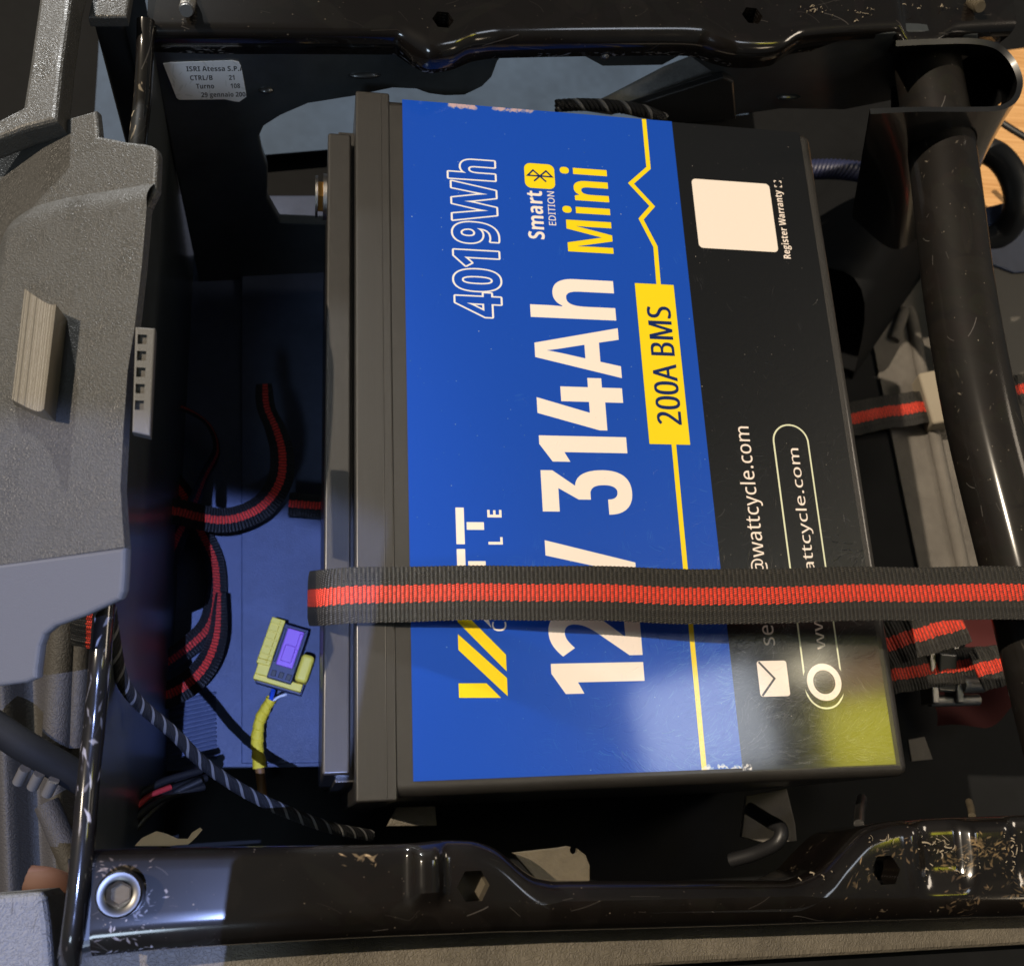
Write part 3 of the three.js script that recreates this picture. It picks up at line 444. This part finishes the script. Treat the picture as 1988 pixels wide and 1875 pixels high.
// =================================================================== LEFT PANEL (textured plastic seat cover, tilted, its right edge highest)
{
  const g = group('plastic_cover');
  const o = on(240, 800, 0.252), PL = plane(o, V(0.86, 0.51, 0), V(0, 0, -1)), up = (d) => plane(o.clone().addScaledVector(PL.n, d), PL.ex.clone(), PL.ey.clone());
  const outline = [[-90, 290], [0, 262], [100, 238], [185, 213], [188, 240], [190, 264], [215, 268], [243, 274], [280, 278], [292, 281], [301, 287], [304, 297], [303, 330], [301, 366], [284, 402], [278, 420], [270, 520], [256, 640], [243, 719], [235, 830], [229, 948], [235, 1010], [239, 1064], [-90, 1108]];
  mesh('cover', plate(outline, PL, 0.004, 0.0012), M.plastic, g);
  { const oc = [[-90, 1104], [-70, 960], [-48, 800], [-30, 640], [-8, 500], [18, 436], [52, 408], [90, 394], [140, 382], [200, 372], [299, 356]].map(([x, y]) => hit(x, y, PL)), ic = [[-40, 1102], [-20, 960], [-5, 800], [5, 640], [14, 540], [23, 466], [46, 452], [90, 440], [140, 427], [190, 416], [284, 400]].map(([x, y]) => hit(x, y, up(0.0045)));
    const a = new THREE.CatmullRomCurve3(oc, false, 'centripetal'), b = new THREE.CatmullRomCurve3(ic, false, 'centripetal');
    const slope = grid(90, 8, (u, v) => a.getPoint(u).lerp(b.getPoint(u), v).addScaledVector(PL.n, 0.0016 * Math.sin(v * Math.PI)), (u, v, p) => [p.x, p.z]); slope.computeVertexNormals();
    const dm = M.plastic.clone(); dm.side = THREE.DoubleSide; mesh('field_slope', slope, dm, g);
    const inner = b.getPoints(60).map((p) => local(p, up(0.0045))); for (const [x, y] of [[281, 440], [274, 520], [260, 640], [247, 719], [239, 830], [233, 946], [237, 1010], [241, 1062]]) inner.push(local(hit(x, y, up(0.0045)), up(0.0045)));
    const ex = new THREE.ExtrudeGeometry(new THREE.Shape(inner), { depth: 0.003, bevelEnabled: false }); ex.translate(0, 0, -0.003); mesh('raised_field', basis(ex, up(0.0045)), M.plastic, g); }
  // the lower end bends down
  const PB = plane(hit(239, 1062, up(0.0045)), V(0.86, 0.51, 0), V(-0.06, 0.35, -1)); const e = [[-90, 1106], [241, 1062], [240, 1110], [237, 1150], [231, 1165], [164, 1196], [105, 1217], [84, 1234], [76, 1255], [70, 1300], [69, 1318], [50, 1326], [-90, 1345]];
  const fm = M.plasticSmooth.clone(); fm.color = lin(0.085, 0.085, 0.088); fm.roughness = 0.65; mesh('end_flange', plate(e, PB, 0.004, 0.0014), fm, g);
  // grip with lengthwise ribs
  { const hi = up(0.0145), lo = up(0.0085), A = [hit(47, 560, lo), hit(22, 775, lo)], B = [hit(108, 590, hi), hit(84, 794, hi)], base = (q) => q.clone().addScaledVector(PL.n, -q.clone().sub(PL.o).dot(PL.n) - 0.002);
    const top = (u, v) => A[0].clone().lerp(A[1], v).lerp(B[0].clone().lerp(B[1], v), u).addScaledVector(PL.n, -0.0032 * Math.sin(u * Math.PI) + 0.00018 * Math.sin(u * 88) + 0.0001 * Math.sin(u * 37)).addScaledVector(V(0, 0, 1), 0.0011 * Math.sin(u * Math.PI));
    const skirt = (f) => grid(64, 3, (u, v) => { const q = f(u); return q.clone().lerp(base(q).addScaledVector(PL.ex, -0.0075), v); });
    const gm = M.plasticSmooth.clone(); gm.side = THREE.DoubleSide; gm.color = lin(0.13, 0.112, 0.085); gm.roughness = 0.42;
    mesh('grip', [grid(160, 10, top, (u, v) => [u * 0.02, v * 0.04]), skirt((u) => top(u, 0)), skirt((u) => top(u, 1)), skirt((v) => top(0, v)), skirt((v) => top(1, v))], gm, g); }
  tag(g, 'large grey textured plastic cover with a ribbed grip at the left', 'cover');
}
{ const g = group('latch'); const L = flat(0.262), out = [[262, 634], [301, 637], [291, 846], [256, 838]], holes = [];
  for (let i = 0; i < 6; i++) { const a = i / 6, y0 = 646 + i * 32, dx = -i * 1.4; holes.push([[264 + dx, y0], [288 + dx, y0 + 1], [287 + dx, y0 + 25], [263 + dx, y0 + 24]]); }
  mesh('latch_frame', plate(out, L, 0.004, 0.0005, holes), M.plasticSmooth, g); mesh('latch_back', plate([[262, 636], [298, 639], [289, 843], [256, 836]], flat(0.2604), 0.002, 0.0003), M.plasticSmooth, g);
  tag(g, 'grey plastic latch strip with six square recesses below the cover edge', 'latch'); }
{ const g = group('plastic_strut');
  mesh('strut', plate([[82, -60], [152, -60], [137, 0], [121, 116], [109, 232], [40, 250], [-60, 290], [-60, 260], [42, 207], [56, 120], [63, 70]], plane(on(90, 100, 0.235), V(0.9, 0.3, 0), V(0, -0.1, -1)), 0.01, 0.002), M.plastic, g);
  tag(g, 'grey textured plastic strut leaving the top left corner', 'strut'); }
{ const g = group('plastic_block'); mesh('block_top', plate([[190, -60], [262, -60], [246, 33], [170, 33]], flat(0.225), 0.006, 0.0012), M.plastic, g); mesh('block_side', box(0.012, 0.16, 0.05, 0.002, [on(210, 30, .22).x, 0.138, on(210, 30, .22).z - 0.022]), M.blackMatt, g);
  tag(g, 'small grey plastic block between the strut and the far rail', 'trim'); }

// =================================================================== THINGS INSIDE THE BASE
{ // rope with laid strands
  const g = group('rope'); const c = new THREE.CatmullRomCurve3(P3([[212, 1180, .202], [221, 1252, .197], [237, 1322, .187], [272, 1368, .172], [336, 1423, .157], [395, 1482, .147], [483, 1541, .137], [567, 1580, .127], [640, 1606, .117], [720, 1622, .1]]), false, 'centripetal');
  const fr = c.computeFrenetFrames(400, false), L = c.getLength();
  for (let k = 0; k < 8; k++) { const paleStrand = k % 4 === 0, off = paleStrand ? 0.00188 : 0.00165, pts = []; for (let i = 0; i <= 400; i++) { const a = i / 400 * L / 0.0145 * 2 * Math.PI + k * Math.PI / 4; pts.push(c.getPointAt(i / 400).addScaledVector(fr.normals[i], off * Math.cos(a)).addScaledVector(fr.binormals[i], off * Math.sin(a))); }  // every fourth strand is pale cord, thinner than the black ones
    const t = new THREE.TubeGeometry(new THREE.CatmullRomCurve3(pts), 500, paleStrand ? 0.0006 : 0.00085, 7); uvScale(t, L * 1.3, 0.008); mesh('strand', t, (M.ropeA ??= mat({ color: lin(0.014, 0.014, 0.016), roughness: 0.5, bumpMap: rep(fineTex, 0.01), bumpScale: 0.0004 }), M.ropeB ??= mat({ color: lin(0.36, 0.35, 0.35), roughness: 0.45, bumpMap: rep(fineTex, 0.006), bumpScale: 0.0006 }), paleStrand ? M.ropeB : M.ropeA), g); }
  tag(g, 'black twisted cord with a grey strand running diagonally by the near rail', 'cord'); }
{ const g = group('braided_cord'); const list = P3([[1080, 205, .17], [1130, 203, .172], [1190, 206, .172], [1250, 216, .17], [1290, 232, .165]]), c = new THREE.CatmullRomCurve3(list), fr = c.computeFrenetFrames(200, false), L = c.getLength();
  for (let k = 0; k < 5; k++) { const pts = []; for (let i = 0; i <= 200; i++) { const a = i / 200 * L / 0.012 * 2 * Math.PI + k * 1.2566; pts.push(c.getPointAt(i / 200).addScaledVector(fr.normals[i], 0.002 * Math.cos(a)).addScaledVector(fr.binormals[i], 0.002 * Math.sin(a))); } mesh('strand', new THREE.TubeGeometry(new THREE.CatmullRomCurve3(pts), 240, 0.0012, 6), k === 2 ? M.ropeB : M.ropeA, g); }
  tag(g, 'short length of black twisted cord behind the far edge of the battery', 'cord'); }
{ // loose webbing on the floor; red brightened and black darkened for light and shade
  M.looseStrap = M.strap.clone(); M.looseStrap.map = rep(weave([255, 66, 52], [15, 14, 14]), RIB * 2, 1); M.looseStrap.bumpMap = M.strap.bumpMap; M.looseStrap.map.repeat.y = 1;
  const g = group('loose_strap'), up = () => V(0, 0.0, 1);
  const rib = (list, tilt) => { const pts = P3(list); return webbing(pts, 0.0135, (t, T) => { const s = V(-T.z, 0, T.x).normalize(), a = tilt(t); return s.multiplyScalar(Math.cos(a)).add(V(0, Math.sin(a), 0)); }, 0.0014, false); };
  mesh('webbing', rib([[512, 745, .05], [516, 790, .045], [535, 835, .04], [547, 880, .035], [543, 934, .03], [512, 980, .028], [470, 1003, .03], [430, 1010, .032], [387, 1004, .036], [334, 992, .04], [281, 998, .045], [245, 1030, .05], [215, 1090, .05]], (t) => 0.95 - 0.9 * Math.sin(t * 3.1)), M.looseStrap, g);
  mesh('webbing', rib([[262, 800, .04], [300, 788, .035], [352, 792, .03], [404, 825, .025], [420, 872, .022], [396, 925, .02], [372, 985, .018], [345, 1036, .02], [299, 1134, .025], [262, 1185, .03], [236, 1240, .035], [245, 1320, .03], [302, 1352, .025], [361, 1330, .02], [398, 1293, .02], [420, 1240, .022], [428, 1150, .025]], (t) => 0.5 + 0.9 * Math.sin(t * 7)), M.looseStrap, g);
  mesh('webbing', rib([[274, 838, .02], [290, 868, .018], [316, 913, .016], [359, 969, .014], [390, 1035, .012], [414, 1090, .012], [418, 1160, .014], [404, 1215, .018], [365, 1255, .02], [286, 1310, .02], [250, 1335, .015]], (t) => 0.2 + 0.8 * t), M.looseStrap, g);
  mesh('webbing', rib([[560, 978, .02], [590, 980, .02], [640, 984, .02]], () => 0.0), M.looseStrap, g);
  tag(g, 'loose black and red webbing strap tangled in the dark base', 'strap'); }
{ const s = mesh('hanging_strap_end', webbing(P3([[188, 1150, .16], [182, 1200, .15], [181, 1260, .13]]), 0.018, () => V(1, 0, 0.1)), M.strap, scene); tag(s, 'black and red strap hanging beside the frame below the plastic cover', 'strap'); }
{ // connector on its cable
  const g = group('cable_connector'), c = on(558, 1270, 0.045), pl = plane(c, V(0.95, 0.0, 0.30), V(0.28, 0, -0.96)); const bx = (w, h, d, x, y, z, r = 0.0006) => basis(new RoundedBoxGeometry(w, h, d, 3, r).translate(x, y, z), pl);
  mesh('housing', [bx(0.007, 0.024, 0.012, -0.0095, 0.003, 0), bx(0.007, 0.009, 0.010, -0.0085, -0.0095, 0), bx(0.0065, 0.014, 0.012, 0.0105, -0.005, 0, 0.002), bx(0.0245, 0.004, 0.009, 0, -0.0145, -0.002)], M.yellow, g);
  const rb = []; for (let i = 0; i < 5; i++) rb.push(bx(0.0055, 0.0008, 0.0008, -0.0095, -0.004 + i * 0.004, 0.006, 0.0002)); mesh('housing_rib', rb, M.yellow, g);
  mesh('socket', [bx(0.0125, 0.028, 0.012, 0.0005, -0.0005, 0.0012), bx(0.024, 0.006, 0.006, 0.001, -0.0145, -0.005)], M.navy, g);
  mesh('lock_tab', [bx(0.0085, 0.019, 0.003, 0.0008, 0.002, 0.0075), bx(0.0055, 0.0085, 0.0016, 0.0008, -0.001, 0.0094), bx(0.002, 0.0085, 0.0016, 0.0042, 0.006, 0.0094)], M.purple, g);
  for (const x of [-0.003, 0.0008, 0.0046]) mesh('pin_cavity', bx(0.0024, 0.003, 0.0012, x, -0.0118, 0.0072, 0.0003), M.rubber, g);
  mesh('latch', [bx(0.0012, 0.017, 0.0022, -0.0046, 0.0022, 0.0078, 0.0003), bx(0.0012, 0.017, 0.0022, 0.0062, 0.0022, 0.0078, 0.0003), bx(0.0095, 0.0012, 0.0022, 0.0008, 0.0122, 0.0078, 0.0003)], M.navy, g);
  mesh('seam', [bx(0.0003, 0.022, 0.0004, -0.0082, 0.003, 0.0061, 0.0001), bx(0.007, 0.0003, 0.0004, -0.0095, -0.0065, 0.0061, 0.0001)], M.tape, g);
  mesh('wire', [rod(P3([[530, 1340, .04], [527, 1352, .037], [522, 1372, .034]]), 0.0012, 12, 8)], mat({ color: lin(0.02, 0.08, 0.5), roughness: 0.4 }), g);
  mesh('wire', [rod(P3([[555, 1348, .04], [540, 1353, .037], [528, 1362, .034]]), 0.0007, 12, 8)], mat({ color: lin(0.8, 0.8, 0.8), roughness: 0.4 }), g);
  const cl = P3([[527, 1356, .036], [514, 1378, .033], [504, 1400, .03], [499, 1440, .028], [504, 1490, .026]]), cc = new THREE.CatmullRomCurve3(cl), N = 120, f2 = cc.computeFrenetFrames(N, false);
  const tg = grid(N, 18, (u, v) => { const a = v * 2 * Math.PI, i = Math.round(u * N), sw = ((a / (2 * Math.PI) + u * 7.3 + 0.04 * Math.sin(u * 40)) % 1 + 1) % 1, r = 0.0029 * (1 + 0.16 * sw + 0.05 * Math.sin(2 * a + u * 19)) * (0.85 + 0.2 * u); return cc.getPointAt(u).addScaledVector(f2.normals[i], r * Math.cos(a)).addScaledVector(f2.binormals[i], r * Math.sin(a)); }, (u, v) => [u * 0.04, v * 0.02]);
  mesh('tape_wrap', tg, M.tape, g);
  mesh('cable', rod(P3([[503, 1485, .026], [507, 1520, .024], [512, 1560, .02]]), 0.0024, 16, 10), M.brown, g);
  tag(g, 'yellow connector with a purple locking tab on a yellow taped cable', 'connector'); }
{ const g = group('wire_bundle'); const a = [[[205, 1600, .11], [250, 1560, .10], [310, 1520, .09], [390, 1495, .08]], [[215, 1622, .11], [262, 1572, .10], [325, 1535, .09], [400, 1510, .08]], [[200, 1640, .11], [255, 1592, .105], [312, 1552, .095], [395, 1527, .085]], [[230, 1655, .1], [270, 1600, .10], [330, 1545, .092], [390, 1515, .088]], [[196, 1612, .1], [236, 1565, .098], [300, 1530, .085], [380, 1505, .075]]];
  for (const q of a) mesh('wire', rod(P3(q), 0.0017, 40, 8), M.rubber, g); mesh('wire', rod(P3([[262, 1568, .103], [290, 1545, .098], [330, 1528, .092]]), 0.0013, 20, 8), mat({ color: lin(0.4, 0.03, 0.03), roughness: 0.5 }), g);
  tag(g, 'bundle of thin black wires and one red near the rope', 'wires'); }
{ const pl = plane(on(320, 1625, 0.17), V(1, 0.05, 0), V(0, -0.25, -1)); const s = mesh('paper_scrap', plate([[260, 1642], [275, 1626], [303, 1613], [322, 1618], [345, 1628], [364, 1628], [372, 1616], [388, 1606], [392, 1610], [380, 1624], [364, 1639], [330, 1642]], pl, 0.0008, 0.0002), M.paper, scene); tag(s, 'torn beige scrap standing behind the near rail by the screw', 'scrap'); }
{ const s = mesh('cable_plate', plate([[770, 1566], [845, 1564], [848, 1603], [751, 1604]], flat(0.12), 0.004, 0.0006), M.sill, scene); tag(s, 'small grey brown plate under the lid end of the battery', 'plate'); }
{ const g = group('metal_tab'); mesh('tab', punch(plate([[995, 1655], [1085, 1645], [1100, 1642], [1120, 1646], [1138, 1660], [1146, 1680], [1146, 1730], [1060, 1730]], flat(0.188), 0.003, 0.0006), [(() => { const p = on(1114, 1650, 0.188); const c = new THREE.CylinderGeometry(0.0015, 0.0015, 0.01, 14); c.translate(p.x, p.y, p.z); return c; })()]), M.dullSteel, g); tag(g, 'scratched steel tab with a small hole showing in the near rail recess', 'plate'); }
{ const g = group('steel_block'); const p = on(919, 1722, 0.2); mesh('nut', prism(6, 0.0075, 0.006, [p.x, 0.203, p.z]), M.dullSteel, g); tag(g, 'dull steel nut seen through the hexagonal hole of the near rail', 'nut'); }
{ const g = group('cable_loop'); mesh('cable', rod(P3([[1455, 1570, .1], [1490, 1592, .11], [1518, 1612, .12], [1512, 1632, .12], [1470, 1655, .11], [1420, 1670, .1]]), 0.0032, 50, 10), M.rubber, g); tag(g, 'black cable bent sharply in the gap behind the near rail', 'cable'); }
{ const s = mesh('grey_plate', plate([[1450, 1545], [1528, 1530], [1545, 1600], [1548, 1632], [1495, 1638], [1440, 1625]], flat(0.09), 0.003, 0.0006), M.beige, scene); tag(s, 'grey plate behind the bent black cable', 'plate'); }
{ const g = group('steel_pin'); mesh('pin', rod(P3([[1674, 1550, .13], [1670, 1575, .15], [1668, 1600, .16]]), 0.0022, 16, 12), M.steel, g); tag(g, 'short bright pin below the battery corner', 'pin'); }
{ const g = group('clip_pin'); mesh('pin', rod(P3([[1882, 1556, .15], [1886, 1570, .155], [1888, 1584, .16]]), 0.0016, 12, 10), M.dullSteel, g); tag(g, 'small light pin standing behind the right end of the near rail', 'pin'); }
{ const s = mesh('pale_tag', plate([[1764, 1436], [1796, 1430], [1812, 1474], [1771, 1478]], flat(0.05), 0.002, 0.0004), M.beige, scene); tag(s, 'pale grey square beside the lower right battery corner', 'plate'); }

// right side: buckle and straps, tube surroundings
{ const s = mesh('side_strap', webbing(P3([[1600, 828, .012], [1660, 812, .012], [1720, 800, .013], [1790, 790, .014], [1850, 780, .01]]), 0.0225, (t, T) => V(-T.z, 0, T.x)), M.strap, scene); tag(s, 'black and red strap lying on the floor right of the battery', 'strap'); }
{ const s = mesh('far_strap', webbing(P3([[1950, 762, .09], [2000, 752, .09], [2060, 745, .09]]), 0.018, (t, T) => V(-T.z, 0, T.x)), M.strap, scene); tag(s, 'black and red strap at the right picture edge beyond the tube', 'strap'); }
{ const s = mesh('pale_block', [box(0.019, 0.02, 0.036, 0.002, [on(1830, 770, .02).x, 0.013, on(1830, 770, .02).z], [0, 0.12, 0.3])], mat({ color: lin(0.36, 0.31, 0.23), map: rep(dirtTex, 0.04), roughness: 0.8 }), scene); tag(s, 'pale cream block on the floor at the end of the side strap', 'block'); }
{ const g = group('cam_buckle');
  const st = (l, w = 0.0214) => mesh('webbing', webbing(P3(l), w, (t, T) => V(-T.z, 0.15, T.x)), M.strap, g);
  st([[1690, 1268, .105], [1740, 1246, .11], [1800, 1228, .115], [1870, 1208, .12]]); st([[1690, 1318, .085], [1740, 1310, .088], [1800, 1300, .09], [1870, 1292, .092], [1960, 1285, .09]], 0.019); st([[1895, 1302, .1], [1940, 1292, .1], [2000, 1286, .1]]);
  const b = on(1822, 1300, 0.085);
  for (const q of [-0.006, 0.008]) mesh('buckle_side', box(0.004, 0.012, 0.036, 0.001, [b.x + q, b.y, b.z], [0, -0.1, 0]), M.steel, g);
  mesh('buckle_bar', prism(20, 0.0035, 0.024, [b.x + 0.002, b.y + 0.004, b.z - 0.014], 'x'), M.steel, g); mesh('buckle_bar', prism(20, 0.003, 0.028, [b.x + 0.006, b.y, b.z + 0.016], 'x'), M.steel, g);
  mesh('cam_lever', box(0.011, 0.006, 0.02, 0.0015, [b.x + 0.001, b.y + 0.004, b.z + 0.002], [0.2, -0.1, 0]), M.black, g);
  const p = on(1886, 1326, 0.09); mesh('roller', prism(24, 0.005, 0.012, [p.x, p.y, p.z], 'x'), M.steel, g);
  tag(g, 'steel cam buckle joining red and black straps below the tube', 'buckle'); }
{ const gg = grid(30, 12, (u, v) => { const a = on(1985 - u * 190, 1225 + u * 130 + 20 * Math.sin(u * 5), 0.05 - 0.03 * u), w = 0.02 + 0.012 * Math.sin(u * 3); return a.add(V(0.01 * (v - 0.5), 0.004 * Math.sin(v * 9 + u * 7), (v - 0.5) * w * 2)); }); const s = mesh('red_cloth', gg, M.redCloth, scene); tag(s, 'dark red cloth in the shade below the buckle', 'cloth'); }
{ const g = group('corrugated_sleeve'); const c = new THREE.CatmullRomCurve3(P3([[1560, 330, .06], [1610, 328, .062], [1660, 332, .064], [1700, 340, .06]])), L = c.getLength(); const N = 120;
  const f = c.computeFrenetFrames(N, false); mesh('sleeve', grid(N, 28, (u, v) => { const a = v * 2 * Math.PI, i = Math.round(u * N), r = 0.0062 * (1 + 0.06 * Math.sin(u * 120 + 6 * a)); return c.getPointAt(u).addScaledVector(f.normals[i], r * Math.cos(a)).addScaledVector(f.binormals[i], r * Math.sin(a)); }), M.navy, g); tag(g, 'dark blue braided cable sleeve beside the far right battery corner', 'sleeve'); }
{ const g = group('black_hose'); mesh('hose', rod(P3([[1840, 240, .06], [1890, 280, .065], [1940, 305, .07], [1970, 350, .07], [1976, 405, .065], [1950, 450, .05], [1905, 470, .04]]), 0.0088, 70, 16), M.rubber, g); tag(g, 'thick black hose curving at the right picture edge', 'hose'); }
{ const g = group('thin_cable'); mesh('cable', rod(P3([[1900, 205, .07], [1950, 241, .075], [2010, 278, .08]]), 0.0022, 20, 10), M.rubber, g); tag(g, 'thin black cable crossing the wooden floor', 'cable'); }
{ const f = mesh('wooden_floor', plate([[1780, 120], [2250, 60], [2250, 470], [1780, 470]], flat(-0.02 + 0.022), 0.002, 0.0002), mat({ map: rep(canvasTex(512, 512, (c) => { c.fillStyle = '#d9ab74'; c.fillRect(0, 0, 512, 512); for (let i = 0; i < 260; i++) { const y = rnd() * 512, k = rr(-26, 22); c.strokeStyle = `rgba(${186 + k | 0},${136 + k | 0},${84 + k | 0},0.5)`; c.lineWidth = rr(0.5, 3); c.beginPath(); c.moveTo(0, y); c.bezierCurveTo(170, y + rr(-12, 12), 340, y + rr(-12, 12), 512, y); c.stroke(); } }), 0.12), roughness: 0.5 }), scene); setting(f, 'light wooden floor beyond the tube'); }
{ const g = group('floor_cover'); mesh('flap', plate([[1915, 402], [1985, 385], [2080, 400], [2080, 520], [1970, 530], [1905, 505]], plane(on(1950, 440, .05), V(1, 0.1, 0), V(0, 0.3, -1)), 0.003, 0.001), M.floor, g);
  mesh('panel', plate([[1900, 508], [2100, 490], [2100, 760], [1930, 760]], flat(0.04), 0.006, 0.0018), M.plasticSmooth, g); tag(g, 'grey moulded cover to the right of the tube', 'cover'); }
{ const g = group('wheel_arch'); mesh('arch', grid(30, 12, (u, v) => { const c = on(1560 + u * 190, 640 - u * 260, 0), h = 0.07 * Math.sin(v * Math.PI); return V(c.x + (v - 0.5) * 0.06, h * (1 - 0.2 * u), c.z + (v - 0.5) * 0.07); }), (() => { const m = M.blackMatt.clone(); m.side = THREE.DoubleSide; return m; })(), g); tag(g, 'dark curved housing on the floor behind the right battery edge', 'housing'); }
{ const pl = plane(on(1290, 170, .165), V(1, 0.1, 0.05), V(0, 0.35, -1)); const s = group('bent_bracket'); mesh('bracket_arm', [plate([[1130, 208], [1190, 178], [1290, 126], [1345, 104], [1373, 92], [1391, 94], [1398, 116], [1409, 155], [1300, 176], [1230, 206], [1190, 218]], pl, 0.006, 0.002)], mat({ color: lin(0.5, 0.48, 0.45), map: rep(dirtTex, 0.05), roughness: 0.5, bumpMap: rep(mottleTex, 0.008), bumpScale: 0.0004 }), s); mesh('bracket_fold', plate([[1195, 218], [1290, 186], [1405, 150], [1425, 160], [1430, 232], [1310, 240], [1240, 230]], plane(WALL.o.clone().addScaledVector(WALL.n, 0.004), WALL.ex.clone(), WALL.ey.clone()), 0.004, 0.001), M.black, s); tag(s, 'dusty grey bent bracket in the opening below the far rail', 'bracket'); }
// =================================================================== LOWER LEFT AND NEAR EDGE
{ const g = group('door_sill'); const pl = flat(0.175);
  mesh('sill', plate([[60, 1850], [430, 1815], [990, 1790], [1990, 1770], [2200, 1760], [2200, 1828], [1988, 1836], [1700, 1853], [1289, 1876], [1000, 1900], [60, 1960]], pl, 0.012, 0.003), M.sill, g);
  mesh('sill_foot', plate([[60, 1940], [1000, 1890], [1289, 1868], [2200, 1822], [2200, 2050], [60, 2050]], flat(0.158), 0.01, 0.002), M.blackMatt, g);
  tag(g, 'long grey brown plastic sill along the near rail', 'sill'); }
{ const g = group('sill_end'); mesh('block', plate([[-60, 1742], [60, 1732], [78, 1731], [88, 1742], [96, 1800], [108, 1960], [-60, 1990]], flat(0.205), 0.03, 0.0025), (() => { const m = M.sill.clone(); m.map = rep(canvasTex(512, 512, (c) => { c.fillStyle = '#f0f0f0'; c.fillRect(0, 0, 512, 512); for (let i = 0; i < 150; i++) { c.fillStyle = `rgba(${rnd() < 0.6 ? '255,250,240' : '120,115,110'},${rr(0.1, 0.5)})`; c.beginPath(); c.ellipse(rnd() * 512, rnd() * 512, rr(1, 6), rr(5, 40), rr(-0.3, 0.3), 0, 7); c.fill(); } }), 0.05); m.color = lin(0.13, 0.13, 0.135); return m; })(), g); tag(g, 'scuffed pale plastic block in the lower left corner', 'trim'); }
{ const g = group('seat_trim');
  mesh('trim_back', grid(24, 8, (u, v) => { const p = on(-120 + u * 310, 1180 + v * 620, 0.10); p.y += 0.006 * Math.sin(u * 20) - 0.02 * v; return p; }), (() => { const m = M.trim.clone(); m.side = THREE.DoubleSide; return m; })(), g);
  for (const [a, b, r] of [[[125, 1200, .13], [108, 1480, .12], .006], [[160, 1215, .13], [145, 1450, .12], .004], [[90, 1560, .12], [150, 1700, .12], .005]].map(([a, b, r]) => [a, b, r])) mesh('trim_rib', rod(P3([a, b]), r, 8, 12), M.trim, g);
  for (const [x, y] of [[42, 1505], [70, 1515], [98, 1528]]) mesh('tooth', rod(P3([[x + 6, y - 14, .135], [x - 8, y + 14, .13]]), 0.0022, 8, 10), M.plasticSmooth, g);
  mesh('trim_ledge', rod(P3([[-40, 1390, .135], [50, 1450, .135], [120, 1490, .13], [170, 1520, .125]]), 0.006, 30, 12), M.blackMatt, g);
  tag(g, 'brown grey ribbed seat trim in the gap at the lower left', 'trim'); }
{ const g = group('terracotta_sleeve'); mesh('sleeve', rod(P3([[52, 1716, .165], [95, 1722, .165], [140, 1750, .16], [136, 1800, .155]]), 0.0065, 30, 14), M.terracotta, g); tag(g, 'terracotta brown sleeve between the frame corner and pale block', 'sleeve'); }
{ const g = group('added_light_blocker'); mesh('light_blocker', [box(0.36, 0.74, 0.05, 0.004, [-0.0516 + 0.18, 0.37, 0.436]), box(0.34, 1.2, 0.05, 0.004, [-0.022 + 0.17, 1.34, 0.4362])], M.blackMatt, g); tag(g, 'unseen dark boxes added to cut the edge of the cold light', 'light_blocker'); }  // out of view, added only to shape the edge of the cold light

renderer.render(scene, camera);
